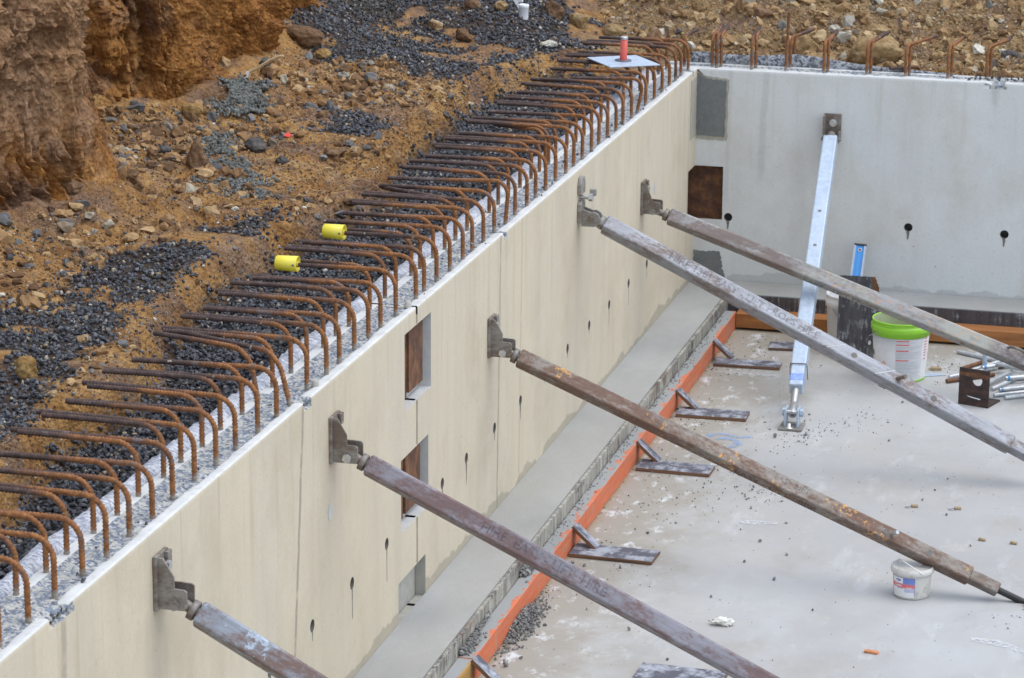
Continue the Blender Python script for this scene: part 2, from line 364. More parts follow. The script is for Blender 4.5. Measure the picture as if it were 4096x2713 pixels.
def m_floor():
    n = NT('slab_concrete'); p = n.pos(); x, y, z = n.sep(p)
    a = n.noise(p, 1.1, 5, .6); b = n.noise(n.mapping(p, (1, 1, 1), (7, 3, 0)), 4.2, 5, .65, .3)
    c = n.mix(n.ramp(a, [(.3, 0), (.7, 1)]), (.355, .345, .325), (.41, .405, .39))
    c = n.mix(n.ramp(b, [(.5, 0), (.72, .5)]), c, (.42, .395, .35))
    c = n.mix(n.ramp(n.noise(n.mapping(p, (1, .35, 1), (1, 9, 0), (0, 0, .5)), 6, 6, .7), [(.56, 0), (.75, .5)]), c, (.62, .64, .65))
    c = n.mix(n.ramp(n.noise(p, 38, 4, .7), [(.60, 0), (.72, .55)]), c, (.28, .27, .25))
    c = n.mix(n.ramp(n.noise(n.mapping(p, (1, 1, 1), (4, 4, 0)), 14, 3, .6), [(.66, 0), (.78, .55)]), c, (.42, .30, .17))
    c = n.mix(n.ramp(n.voro(p, 26), [(.02, .5), (.06, 0)]), c, (.20, .19, .18))
    c = n.mix(n.ramp(n.noise(n.mapping(p, (1, .6, 1), (11, 5, 0)), .9, 5, .62), [(.46, 0), (.62, .6)]), c, (.47, .475, .47))
    c = n.mix(n.ramp(n.noise(n.mapping(p, (1, .7, 1), (2, 15, 0)), 1.7, 6, .68), [(.54, 0), (.68, .55)]), c, (.33, .30, .26))
    # dirty, wetter zone along the formwork and in the back corner
    d = n.math('MINIMUM', n.math('SUBTRACT', x, .35), n.math('MULTIPLY', n.math('ADD', y, .47), -1))
    m = n.math('ADD', d, n.math('MULTIPLY_ADD', n.noise(p, 3.5, 5, .65), -1.1, .42))
    c = n.mix(n.range(m, 0, .55, .8, 0), c, (.29, .255, .205))
    c = n.mix(n.math('MULTIPLY', n.range(m, .0, .5, 1, 0), n.ramp(n.noise(n.mapping(p, (1, .6, 1)), 11, 5, .7), [(.55, 0), (.66, .8)])), c, (.66, .69, .71))
    c = n.mix(n.math('MULTIPLY', n.range(d, 0, .05, 1, 0), .55), c, (.30, .235, .13))
    bp = n.bump(n.noise(p, 45, 5, .7), .18, .004); bp = n.bump(n.noise(p, 5, 3), .1, .02, bp)
    return n.fin(c, n.ramp(b, [(.3, .5), (.7, .78)]), bump=bp)
MAT['floor'] = m_floor()
def m_screed():
    n = NT('fresh_screed'); p = n.pos()
    a = n.noise(n.mapping(p, (1, .5, 1), (2, 0, 0), (0, 0, .3)), 5, 5, .6)
    c = n.mix(n.ramp(a, [(.3, 0), (.7, 1)]), (.30, .305, .295), (.375, .38, .37))
    c = n.mix(n.ramp(n.noise(n.mapping(p, (1.5, .45, 1), (5, 0, 0)), 1.5, 4), [(.35, 0), (.75, .7)]), c, (.35, .33, .285))
    c = n.mix(n.ramp(n.noise(p, 130, 4, .75), [(.3, .45), (.55, 0)]), c, (.24, .24, .23))
    return n.fin(c, .7, bump=n.bump(n.noise(p, 110, 5, .75), .3, .004))
MAT['screed'] = m_screed()
def m_aggregate():
    n = NT('exposed_aggregate'); p = n.pos()
    v = n.voro(n.mapping(p, (1, 1, 1)), 95, 'Color'); g = n.sep(v)[0]
    c = n.ramp(g, [(.0, (.44, .43, .39)), (.34, (.38, .38, .36)), (.40, (.13, .15, .19)), (.66, (.22, .255, .31)), (.88, (.085, .095, .12)), (1, (.55, .56, .57))])
    c = n.mix(n.ramp(n.noise(p, 24, 4, .6), [(.52, 0), (.64, .75)]), c, (.50, .48, .42))
    return n.fin(c, .75, bump=n.bump(n.math('ADD', n.voro(p, 75), n.noise(p, 60, 4)), .7, .008))
MAT['aggregate'] = m_aggregate()
def m_simple(name, col, rough=.6, metal=0., var=.15, scale=12, bump=.15, spec=None, dark=None, dk=.5):
    n = NT(name); p = n.co(); a = n.noise(p, scale, 5, .6)
    c = n.mix(n.ramp(a, [(.3, 0), (.7, 1)]), tuple(v*(1-var) for v in col), tuple(min(1, v*(1+var)) for v in col))
    if dark: c = n.mix(n.ramp(n.noise(n.mapping(p, (1, 1, 1), (3, 1, 2)), scale*2.3, 5, .7), [(.52, 0), (.68, dk)]), c, dark)
    return n.fin(c, rough, metal, n.bump(n.noise(p, scale*6, 4, .6), bump, .003), spec)
MAT['lip'] = m_simple('smooth_concrete_lip', (.60, .60, .58), .65, 0, .1, 9, .2, dark=(.42, .40, .35))
MAT['pocket_lining'] = m_simple('pocket_concrete', (.52, .52, .51), .7, 0, .1, 20, .5)
MAT['grout'] = m_simple('grout_patch', (.165, .17, .165), .8, 0, .12, 25, .5, dark=(.25, .25, .24), dk=.35)
MAT['grout_joint'] = m_simple('joint_grout', (.40, .385, .34), .8, 0, .12, 25, .3)
MAT['black_hole'] = m_simple('hole_lining', (.17, .16, .145), .9)
MAT['stain'] = m_simple('drip_stain', (.17, .16, .145), .8, 0, .3, 40)
MAT['damp_edge'] = m_simple('patch_edge', (.37, .345, .285), .8, 0, .1, 20, .3)
def m_rustplate():
    n = NT('rusted_plate'); p = n.co()
    a = n.noise(n.mapping(p, (1, 1.6, 1.0)), 13, 6, .68)
    c = n.ramp(a, [(.28, (.045, .028, .022)), (.45, (.11, .05, .027)), (.58, (.19, .082, .034)), (.75, (.27, .14, .07))])
    c = n.mix(n.ramp(n.noise(p, 22, 5, .7), [(.58, 0), (.7, .7)]), c, (.08, .065, .06))
    return n.fin(c, .75, .1, n.bump(n.noise(p, 60, 4), .3, .003))
MAT['rustplate'] = m_rustplate()
def m_darkrust():
    n = NT('dark_mill_scale'); p = n.co(); a = n.noise(n.mapping(p, (1, 1, 2.2)), 14, 5, .65)
    c = n.ramp(a, [(.32, (.022, .017, .018)), (.52, (.055, .033, .028)), (.68, (.10, .05, .035)), (.8, (.15, .075, .035))])
    return n.fin(c, .6, .2, n.bump(n.noise(p, 70, 4), .25, .003))
MAT['darkrust'] = m_darkrust()
def m_rebar():
    n = NT('rusty_rebar'); p = n.co(); x, y, z = n.sep(p); r = n.objrnd()
    off = n.new('ShaderNodeCombineXYZ'); n.set(off.inputs[0], n.math('MULTIPLY', r, 13)); n.set(off.inputs[1], n.math('MULTIPLY', r, 7))
    q = n.new('ShaderNodeVectorMath', operation='ADD'); n.set(q.inputs[0], p); n.set(q.inputs[1], off.outputs[0]); q = q.outputs[0]
    o = n.ramp(n.noise(q, 55, 4, .7), [(.3, (.12, .048, .018)), (.55, (.275, .11, .033)), (.72, (.40, .175, .05))])
    d = n.ramp(n.noise(q, 40, 4, .7), [(.3, (.038, .024, .022)), (.55, (.085, .05, .04)), (.75, (.15, .095, .07))])
    k = n.range(n.math('ADD', x, n.math('MULTIPLY_ADD', n.noise(q, 5, 3), .5, n.math('MULTIPLY_ADD', r, .22, -.36))), -.25, -.06, 1, 0)
    c = n.mix(k, o, d)
    c = n.mix(n.ramp(n.noise(q, 16, 3, .6), [(.60, 0), (.68, .85)]), c, (.15, .12, .115))
    c = n.mix(n.range(n.math('ADD', z, n.math('MULTIPLY_ADD', n.noise(q, 30, 3), .06, -.03)), .005, .03, .85, 0), c, (.30, .275, .235))
    c = n.mix(n.math('MULTIPLY', n.ramp(n.noise(q, 33, 2, .5), [(.70, 0), (.74, .9)]), n.range(n.noise(q, 2, 1), .45, .6)), c, (.50, .47, .40))
    return n.fin(c, .72, .15, n.bump(n.noise(q, 160, 3, .6), .3, .002))
MAT['rebar'] = m_rebar()
def m_tube(name, steel, rust, flake, f_amt=.62, r_amt=.5, streak=(1, 1, 1), crack=None):
    """worn painted steel tube: steel/paint showing through rust, flakes of an old coat; local x runs along the tube"""
    n = NT(name); p = n.co(); x, y, z = n.sep(p)
    q = n.mapping(p, (.55, 1, 1))
    a = n.noise(q, 9, 6, .68, .4); b = n.noise(n.mapping(p, (.8, 1.5, 1.5), (5, 2, 1)), 34, 5, .75)
    c = n.mix(n.range(n.math('MULTIPLY_ADD', b, .45, n.math('MULTIPLY', a, .75)), r_amt-.09, r_amt+.09), steel, rust)
    c = n.mix(n.ramp(n.noise(n.mapping(p, (.25, 3, 3)), 14, 4, .6), [(.4, .35), (.65, 0)]), c, tuple(v*.45 for v in rust))
    if flake: c = n.mix(n.ramp(n.math('MULTIPLY_ADD', n.noise(n.mapping(p, (1, 1, 1), (9, 9, 9)), 42, 5, .7), .6, n.math('MULTIPLY', n.noise(n.mapping(p, (1, 1, 1), (2, 6, 3)), 6, 3), .4)), [(f_amt, 0), (f_amt+.03, .95)]), c, flake)
    if crack:
        v = n.voro(n.mapping(p, (.7, 1.6, 1.6)), 9, 'Distance', 'DISTANCE_TO_EDGE')
        m = n.math('MULTIPLY', n.range(n.math('ADD', v, n.math('MULTIPLY_ADD', b, .05, -.02)), .004, .02, 1, 0), n.range(n.math('ABSOLUTE', n.math('SUBTRACT', x, crack[0])), crack[1]*.6, crack[1], 1, 0))
        pale = n.range(n.math('ABSOLUTE', n.math('SUBTRACT', x, crack[0])), crack[1]*.8, crack[1], 1, 0)
        c = n.mix(n.math('MULTIPLY', pale, n.ramp(a, [(.42, 0), (.56, .75)])), c, (.40, .41, .36)); c = n.mix(m, c, (.62, .27, .10))
    hl = n.math('MAXIMUM', n.math('ABSOLUTE', y), n.math('ABSOLUTE', z))
    return n.fin(c, n.ramp(b, [(.35, .42), (.7, .72)]), .25, n.bump(n.noise(p, 70, 5, .7), .22, .003))
MAT['tube1'] = m_tube('blue_flaked_rusty_tube', (.29, .33, .38), (.19, .125, .105), (.38, .44, .52), .56, .63)
MAT['tube2'] = m_tube('purple_brown_tube', (.27, .265, .295), (.185, .12, .115), (.29, .13, .12), .64, .60)
MAT['tube3'] = m_tube('orange_flaked_tube', (.27, .245, .215), (.17, .10, .07), (.55, .29, .085), .58, .58)
MAT['tube4'] = m_tube('blue_grey_tube', (.35, .365, .40), (.20, .155, .135), (.30, .15, .08), .64, .66)
MAT['tube5'] = m_tube('mauve_brown_tube', (.36, .36, .36), (.215, .17, .15), None, .62, .58, crack=(1.35, .62))
MAT['bracket'] = m_tube('rusty_bracket', (.30, .28, .255), (.185, .14, .11), (.40, .36, .32), .60, .60)
MAT['bracket_grey'] = m_tube('grey_cast_bracket', (.33, .32, .30), (.24, .205, .17), (.42, .30, .10), .70, .62)
MAT['rod_zinc'] = m_simple('galvanised_dowel', (.50, .52, .53), .32, .55, .2, 60)
MAT['zinc'] = m_simple('zinc_bolt', (.55, .55, .54), .35, .7, .15, 40)
def m_galv():
    n = NT('galvanised_steel'); p = n.co()
    v = n.sep(n.voro(p, 55, 'Color'))[0]
    c = n.mix(v, (.38, .46, .56), (.47, .55, .64)); c = n.mix(n.ramp(n.noise(n.mapping(p, (.3, 2, 2)), 8, 5, .65), [(.5, 0), (.75, .5)]), c, (.55, .61, .67))
    c = n.mix(n.ramp(n.noise(p, 20, 4, .7), [(.62, 0), (.72, .5)]), c, (.38, .40, .42))
    return n.fin(c, n.ramp(v, [(0, .42), (1, .55)]), .2, n.bump(n.noise(p, 40, 3), .06, .002))
MAT['galv'] = m_galv()
MAT['blue_paint'] = m_simple('worn_blue_paint', (.20, .30, .68), .6, 0, .3, 40, dark=(.50, .55, .62), dk=.9)
def m_timber(name, base, dark, paint=None, slurry=None, seed=0, top=.1):
    n = NT(name); p = n.pos(); x, y, z = n.sep(p)
    sc = (14, .7, 14) if seed != 3 else (.7, 14, 14)
    g = n.noise(n.mapping(p, sc, (seed, seed, 0)), 2.2, 5, .6, .5)
    c = n.mix(n.ramp(g, [(.35, 0), (.65, 1)]), base, dark)
    if paint: c = n.mix(n.ramp(n.noise(n.mapping(p, (2, 1, 2), (seed, 2, 2)), 9, 5, .7), [(.33, 0), (.40, .97)]), c, n.mix(n.ramp(n.noise(n.mapping(p, (9, 1, 9)), 5, 5, .7), [(.3, 0), (.7, 1)]), paint, tuple(v*.78 for v in paint)))
    if paint: c = n.mix(n.math('MULTIPLY', n.ramp(n.noise(n.mapping(p, (1, .5, 3)), 13, 5, .7), [(.45, 0), (.65, .6)]), n.range(y, -4.2, -1.2, .35, 1)), c, (.45, .27, .19))
    if paint: c = n.mix(n.ramp(n.noise(n.mapping(p, (3, 3, .6), (4, 4, 4)), 9, 5, .72), [(.58, 0), (.70, .7)]), c, (.34, .30, .265))
    if slurry:
        up = n.sep(n.new('ShaderNodeNewGeometry').outputs['Normal'])[2]
        lean = n.math('MULTIPLY_ADD', n.math('SUBTRACT', x, .281), -4.2, .345)
        m = n.math('ADD', n.noise(n.mapping(p, (1.2, .5, 1), (seed, 0, 0)), 16, 5, .68), lean)
        c = n.mix(n.math('MULTIPLY', n.range(up, .5, .9), n.range(m, .535, .575)), c, slurry)
    else:
        c = n.mix(n.ramp(n.noise(n.mapping(p, (1, 1, 1), (3, 8, 1)), 7, 5, .7), [(.58, 0), (.72, .6)]), c, (.055, .05, .05))
    return n.fin(c, .72, bump=n.bump(n.math('ADD', g, n.noise(p, 80, 4)), .2, .003))
MAT['orange_timber'] = m_timber('orange_timber', (.42, .25, .12), (.33, .18, .08), (.68, .165, .065), (.29, .295, .285), 1)
MAT['yellow_timber'] = m_timber('yellow_timber', (.46, .27, .075), (.36, .19, .05), None, (.30, .31, .305), 2)
MAT['brown_timber'] = m_timber('brown_timber', (.42, .17, .045), (.26, .10, .03), None, None, 3)
def m_formply(name, axis, cement, amt):
    n = NT(name); p = n.pos()
    s = n.noise(n.mapping(p, (60, 60, 5.0)), 1.0, 5, .7); big = n.noise(n.mapping(p, (1, 1, 3)), 4.5, 5, .65)
    f = n.math('MULTIPLY_ADD', big, .55, n.math('MULTIPLY', s, .6))
    c = n.mix(n.range(f, amt-.06, amt+.06), (.045, .042, .05), cement)
    c = n.mix(n.ramp(n.noise(n.mapping(p, (1, 1, 1), (6, 6, 6)), 3, 3), [(.62, 0), (.70, .7)]), c, (.12, .06, .04))
    c = n.mix(n.ramp(n.noise(n.mapping(p, (30, 30, 3), (3, 6, 6)), 1, 4), [(.45, .5), (.6, 0)]), c, (.10, .09, .085))
    return n.fin(c, .6, bump=n.bump(s, .06, .002))
MAT['formply_left'] = m_formply('cement_stained_formply', 'x', (.43, .41, .345), .52)
MAT['formply_back'] = m_formply('black_formply', 'y', (.30, .31, .33), .64)
def m_packer():
    n = NT('formply_offcut'); p = n.co(); r = n.objrnd(); nz = n.sep(n.co('Normal'))[2]
    v = n.mapping(p, (1, 1, 1)); off = n.new('ShaderNodeVectorMath', operation='ADD'); n.set(off.inputs[0], v)
    cb = n.new('ShaderNodeCombineXYZ'); n.set(cb.inputs[0], n.math('MULTIPLY', r, 9)); n.set(off.inputs[1], cb.outputs[0]); q = off.outputs[0]
    lam = n.noise(n.mapping(q, (3, 3, 260)), 1, 2, .5)
    edge = n.ramp(lam, [(.35, (.07, .035, .02)), (.6, (.22, .115, .06))])
    face = n.mix(n.ramp(n.noise(q, 11, 5, .7), [(.45, 0), (.60, .9)]), (.085, .083, .105), (.37, .385, .43))
    face = n.mix(n.ramp(n.noise(n.mapping(q, (1, 1, 1), (4, 4, 1)), 19, 4, .7), [(.60, 0), (.70, .7)]), face, (.56, .60, .64))
    c = n.mix(n.range(n.math('ABSOLUTE', nz), .5, .8), edge, face)
    return n.fin(c, .62, bump=n.bump(n.noise(q, 40, 4), .2, .003))
MAT['packer'] = m_packer()
def m_soil(name, stops, gravel_attr=False, sc=1., seed=0, orange=False, wet=.92):
    n = NT(name); p = n.pos()
    a = n.noise(n.mapping(p, (1, 1, 1), (seed, 0, 0)), 2.0*sc, 6, .68); b = n.noise(n.mapping(p, (1, 1, 1), (0, seed, 5)), 19*sc, 6, .72)
    c = n.ramp(n.math('MULTIPLY_ADD', b, .5, n.math('MULTIPLY', a, .5)), stops)
    c = n.mix(n.ramp(n.noise(n.mapping(p, (1, 1, 1), (8, seed, 1)), 3.2*sc, 5, .65), [(.48, 0), (.60, .75)]), c, n.ramp(b, [(.38, (.14, .082, .056)), (.62, (.32, .21, .155))]))
    c = n.mix(n.ramp(n.voro(p, 85*sc), [(.10, .8), (.26, 0)]), c, n.ramp(n.sep(n.voro(p, 85*sc, 'Color'))[0], [(.0, (.07, .05, .035)), (.5, (.30, .19, .09)), (.88, (.36, .25, .14)), (.93, (.60, .55, .44))]))
    if orange:
        y = n.sep(p)[1]; x = n.sep(p)[0]; z = n.sep(p)[2]
        c = n.mix(n.math('MULTIPLY', n.range(y, -3.2, -2.0), n.ramp(a, [(.3, .45), (.6, .9)])), c, n.ramp(b, [(.35, (.22, .080, .020)), (.6, (.54, .235, .058))]))
        m = n.math('MULTIPLY', n.range(y, -4.4, -4.7), n.range(n.math('ADD', z, n.math('MULTIPLY_ADD', a, .6, -.3)), 1.75, 2.05))
        c = n.mix(n.math('MULTIPLY', m, .75), c, n.ramp(b, [(.35, (.29, .155, .08)), (.62, (.57, .355, .205))]))
    if orange: c = n.mix(n.ramp(n.noise(n.mapping(p, (1, 1, .16), (3, 1, 2)), 30, 5, .7), [(.42, .5), (.52, 0)]), c, n.mix(.5, c, (.05, .022, .009)))  # vertical clay streaks, darkened to paint crevice shade into the colour
    if gravel_attr: c = n.mix(n.attr('grav'), c, n.ramp(b, [(.3, (.012, .012, .014)), (.7, (.04, .04, .045))]))
    h = n.math('ADD', n.noise(p, 30*sc, 7, .78), n.math('MULTIPLY', n.voro(p, 55*sc), .8))
    bp = n.bump(h, 1.0, .03)
    if orange: bp = n.bump(n.noise(n.mapping(p, (1, 1, .22), (3, 1, 2)), 26, 6, .75), .8, .016, bp)
    return n.fin(c, wet, bump=bp, spec=.25)
EARTH = [(.30, (.09, .039, .014)), (.39, (.24, .112, .037)), (.48, (.42, .215, .070)), (.58, (.58, .34, .13)), (.68, (.66, .46, .24))]
MAT['soil'] = m_soil('excavated_soil', EARTH, True)
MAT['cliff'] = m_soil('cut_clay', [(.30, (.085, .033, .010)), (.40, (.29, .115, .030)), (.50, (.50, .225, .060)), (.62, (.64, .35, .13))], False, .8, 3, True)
MAT['spoil'] = m_soil('spoil_rubble', [(.3, (.16, .09, .045)), (.45, (.32, .20, .095)), (.58, (.43, .29, .145)), (.7, (.52, .38, .22))], False, 1, 6)
def m_stone(name, stops, rough=.75, spec=.4, nscale=60, amt=.35):
    n = NT(name); r = n.attr('rnd'); p = n.pos()
    c = n.ramp(r, stops); c = n.mix(n.ramp(n.noise(p, nscale, 4, .65), [(.35, amt), (.62, 0)]), c, n.mix(.6, c, (.03, .02, .015)))
    return n.fin(c, rough, bump=n.bump(n.noise(p, nscale*2, 4, .7), .5, .004), spec=spec)
MAT['gravel'] = m_stone('black_gravel', [(0, (.02, .02, .023)), (.4, (.048, .049, .056)), (.75, (.085, .088, .10)), (.93, (.16, .165, .18)), (.955, (.20, .135, .07)), (.985, (.36, .28, .18)), (1, (.55, .52, .46))], .55, .5, 120)
MAT['grey_gravel'] = m_stone('grey_gravel', [(0, (.035, .034, .034)), (.6, (.085, .083, .08)), (.9, (.14, .135, .125)), (1, (.3, .27, .22))], .8, .3, 120)
MAT['clods'] = m_stone('soil_clods', [(0, (.09, .048, .026)), (.3, (.22, .125, .06)), (.58, (.36, .215, .10)), (.80, (.47, .32, .165)), (.86, (.10, .098, .098)), (.95, (.19, .185, .18)), (.985, (.5, .44, .33)), (1, (.64, .61, .52))], .92, .2)
MAT['rubble'] = m_stone('tan_rubble', [(0, (.17, .095, .045)), (.3, (.31, .19, .088)), (.6, (.43, .29, .145)), (.84, (.50, .37, .21)), (.93, (.10, .095, .095)), (.96, (.5, .46, .37)), (1, (.62, .58, .49))], .9, .25)
MAT['mortar'] = m_stone('mortar_crumbs', [(0, (.17, .168, .16)), (.5, (.225, .222, .212)), (.9, (.28, .278, .265)), (1, (.36, .35, .33))], .9, .2, 90)
MAT['wet_mortar'] = m_stone('grey_mortar_spill', [(0, (.115, .118, .108)), (.6, (.165, .17, .155)), (1, (.22, .225, .21))], .85, .3, 90)
def m_rock(name, stops, sc=6, white=None):
    n = NT(name); p = n.co(); a = n.noise(p, sc, 6, .7); b = n.noise(p, sc*5, 5, .7)
    c = n.ramp(n.math('MULTIPLY_ADD', b, .5, n.math('MULTIPLY', a, .5)), stops)
    if white: c = n.mix(n.math('MULTIPLY', n.range(n.sep(n.new('ShaderNodeNewGeometry').outputs['Normal'])[2], .1, .6), n.ramp(a, [(.45, 0), (.58, .9)])), c, white)
    return n.fin(c, .9, bump=n.bump(n.math('ADD', b, n.noise(p, sc*14, 4, .7)), .9, .015), spec=.25)
MAT['rock_brown'] = m_rock('brown_clod', [(.32, (.085, .045, .024)), (.48, (.20, .115, .062)), (.64, (.32, .20, .115))])
MAT['rock_tan'] = m_rock('tan_boulder', [(.32, (.20, .115, .05)), (.48, (.38, .25, .12)), (.64, (.52, .38, .21))])
MAT['rock_grey'] = m_rock('grey_stone', [(.32, (.05, .045, .042)), (.5, (.11, .10, .095)), (.66, (.18, .16, .14))])
MAT['rock_ochre'] = m_rock('ochre_stone', [(.3, (.16, .085, .03)), (.48, (.34, .20, .07)), (.66, (.48, .33, .14))])
MAT['rock_white'] = m_rock('white_rock', [(.3, (.35, .28, .18)), (.46, (.60, .55, .44)), (.62, (.74, .71, .63))])
MAT['rock_capped'] = m_rock('tan_rock_pale_crust', [(.32, (.17, .09, .04)), (.48, (.33, .20, .09)), (.64, (.45, .31, .16))], 6, (.62, .58, .48))
def m_fabric(name, light, dark, sc):
    n = NT(name); p = n.pos()
    w = n.noise(n.mapping(p, (1, 2.6, 1.0)), sc, 4, .75, .3)
    c = n.mix(n.ramp(w, [(.44, 0), (.56, .9)]), light, dark); c = n.mix(n.ramp(n.noise(p, 7, 4), [(.55, 0), (.75, .45)]), c, (.33, .31, .27))
    return n.fin(c, .95, bump=n.bump(w, .6, .006), spec=.1)
MAT['fabric'] = m_fabric('white_geotextile', (.62, .63, .65), (.24, .26, .33), 40)
MAT['fabric_grey'] = m_fabric('grey_geotextile', (.42, .44, .47), (.06, .065, .08), 40)
def m_plastic(name, col, rough=.4, dirt=(.3, .27, .22), amt=.4, sc=9):
    n = NT(name); p = n.co()
    c = n.mix(n.ramp(n.noise(p, sc, 6, .72), [(.54, 0), (.72, amt)]), col, dirt)
    return n.fin(c, rough, bump=n.bump(n.noise(p, 50, 3), .05, .002))
MAT['white_plastic'] = m_plastic('white_bucket_plastic', (.74, .73, .72), .4, amt=.25)
MAT['dirty_white'] = m_plastic('dirty_white_tub', (.60, .585, .54), .5, (.22, .18, .13), .75, 13)
MAT['green_plastic'] = m_plastic('lime_green_plastic', (.30, .66, .04), .38, (.22, .30, .08), .35)
MAT['bucket_inside'] = m_plastic('cement_coated_inside', (.40, .44, .26), .8, (.28, .26, .2), .8)
MAT['label_white'] = m_plastic('white_label', (.80, .80, .80), .5, (.5, .5, .5), .2)
MAT['label_grey'] = m_plastic('pale_grey_label', (.66, .67, .69), .5, (.5, .5, .5), .1)
MAT['print_red'] = m_plastic('red_print', (.72, .09, .085), .5, (.7, .2, .2), .2)
MAT['print_pink'] = m_plastic('faded_red_print', (.70, .17, .20), .5, (.35, .16, .12), .5)
MAT['print_grey'] = m_plastic('grey_small_print', (.45, .46, .49), .5)
MAT['print_blue'] = m_plastic('blue_print', (.10, .14, .50), .5, (.2, .25, .5), .3)
MAT['print_lilac'] = m_plastic('pale_blue_print', (.42, .46, .70), .5)
MAT['print_photo'] = m_plastic('blue_label_photo', (.17, .24, .58), .5, (.20, .17, .14), .8, 60)
MAT['print_dark'] = m_plastic('dark_print', (.10, .11, .15), .5)
MAT['print_orange'] = m_plastic('orange_print', (.75, .25, .08), .5)
MAT['yellow_plastic'] = m_plastic('yellow_cap_plastic', (.80, .66, .05), .4, (.55, .5, .3), .45, 16)
MAT['blue_alu'] = m_plastic('blue_anodised', (.10, .38, .85), .35, (.1, .3, .6), .3)
MAT['alu'] = m_simple('bare_aluminium', (.60, .66, .76), .35, .5, .1, 20)
MAT['black_plastic'] = m_simple('black_plastic', (.03, .032, .04), .5)
MAT['red_paint'] = m_plastic('worn_red_paint', (.62, .10, .075), .5, (.45, .38, .36), .75, 30)
MAT['wood_raw'] = m_simple('raw_wood', (.34, .25, .15), .8, 0, .3, 30, .3)
MAT['stick'] = m_simple('dry_branch', (.58, .43, .24), .85, 0, .3, 40, .4)
MAT['paper'] = m_plastic('white_scrap', (.80, .81, .83), .6, (.55, .53, .5), .3)
MAT['blue_dye'] = m_plastic('blue_scrap', (.06, .26, .55), .6, (.05, .12, .2), .5)
MAT['red_scrap'] = m_plastic('red_scrap', (.80, .07, .045), .5, (.5, .1, .1), .2)
MAT['orange_chip'] = m_simple('orange_wood_chip', (.55, .22, .10), .8, 0, .3, 60)
MAT['plaster'] = m_simple('white_plaster', (.72, .71, .65), .9, 0, .15, 40, .5)
MAT['wire'] = m_simple('handle_wire', (.45, .46, .48), .4, .6)
MAT['thread'] = m_simple('black_thread', (.035, .035, .035), .5, .3)
def m_stencil(name, col, amt, a=.75):
    n = NT(name); p = n.pos(); n.set(n.b.inputs['Alpha'], n.ramp(n.noise(p, 55, 5, .7), [(amt-.1, 0), (amt+.05, a)])); return n.fin(col, .7)
MAT['stencil'] = m_stencil('worn_stencil', (.075, .08, .11), .48, .30)
MAT['stencil_dark'] = m_stencil('worn_black_stencil', (.03, .03, .035), .46, .42)
MAT['chalk'] = m_stencil('chalk_line', (.70, .70, .66), .36, .8)
MAT['spray'] = m_stencil('blue_spray_paint', (.25, .43, .75), .5, .5)
MAT['white_spill'] = m_stencil('white_spill', (.70, .72, .74), .52, .6)
# ================================================================== SETTING
me = MB().box((-.19, -40, -.3), (50, .19, 0)).mesh('slab_floor')
slab = put('slab_floor', me, MAT['floor']); tag(slab, 'pale grey concrete slab floor with dirt and crumbs', None, None, 'structure')

# ---- earth: one sheet round the two walls
gx = np.r_[-90, -50, -25, -12, -7, np.arange(-4.6, -.2, .0215), np.arange(-.2, 4.6, .028), 5, 6, 8, 12, 25, 50]; gy = np.r_[-40, -20, -14, np.arange(-11.2, 5.6, .026), 6, 7, 9, 12, 20, 40, 90]
X, Y = np.meshgrid(gx, gy, indexing='ij')
Z = zg(X, Y)
ins = (X > -.205) & (Y < .2)
Z = np.where((X > -.34) & (Y < .3), np.minimum(Z, 1.375), Z); Z = np.where((X > -.3) & (Y < .34), np.minimum(Z, 1.40), Z)
idx = np.arange(X.size).reshape(X.shape)
Q = np.stack([idx[:-1, :-1], idx[1:, :-1], idx[1:, 1:], idx[:-1, 1:]], -1).reshape(-1, 4)
keep = ~(ins[:-1, :-1] & ins[1:, :-1] & ins[1:, 1:] & ins[:-1, 1:]).reshape(-1)
Q = Q[keep]; used = np.unique(Q); rm = -np.ones(X.size, int); rm[used] = np.arange(len(used)); Q = rm[Q]
P = np.stack([X, Y, Z], -1).reshape(-1, 3)[used]
me = mesh_np('earth_ground', P, Q, True)
gm = gmask(P[:, 0], P[:, 1])*sstep(.06, .16, xedge(P[:, 1])-P[:, 0])*sstep(.34, .22, fbm(P[:, 0]*2.3, P[:, 1]*2.3, oct=3, seed=95)-.10); tr = 1-sstep(-.06, .02, xedge(P[:, 1])-P[:, 0]); tr = tr*(P[:, 1] < .35)*(P[:, 0] < -.1)
at = me.attributes.new('grav', 'FLOAT', 'POINT'); at.data.foreach_set('value', np.clip(np.maximum(gm*.85, tr), 0, 1).astype(np.float32))
me.materials.append(MAT['soil']); me.materials.append(MAT['spoil'])
cx = P[Q].mean(1); mi = ((cx[:, 1] > .5) & (cx[:, 0]+.35*fbm(cx[:, 0]*2, cx[:, 1]*2, oct=2, seed=3) > -.75)).astype(np.int32)
me.polygons.foreach_set('material_index', mi)
tag(put('earth_ground', me, None), 'brown excavated earth bank and spoil behind the walls', None, None, 'structure')

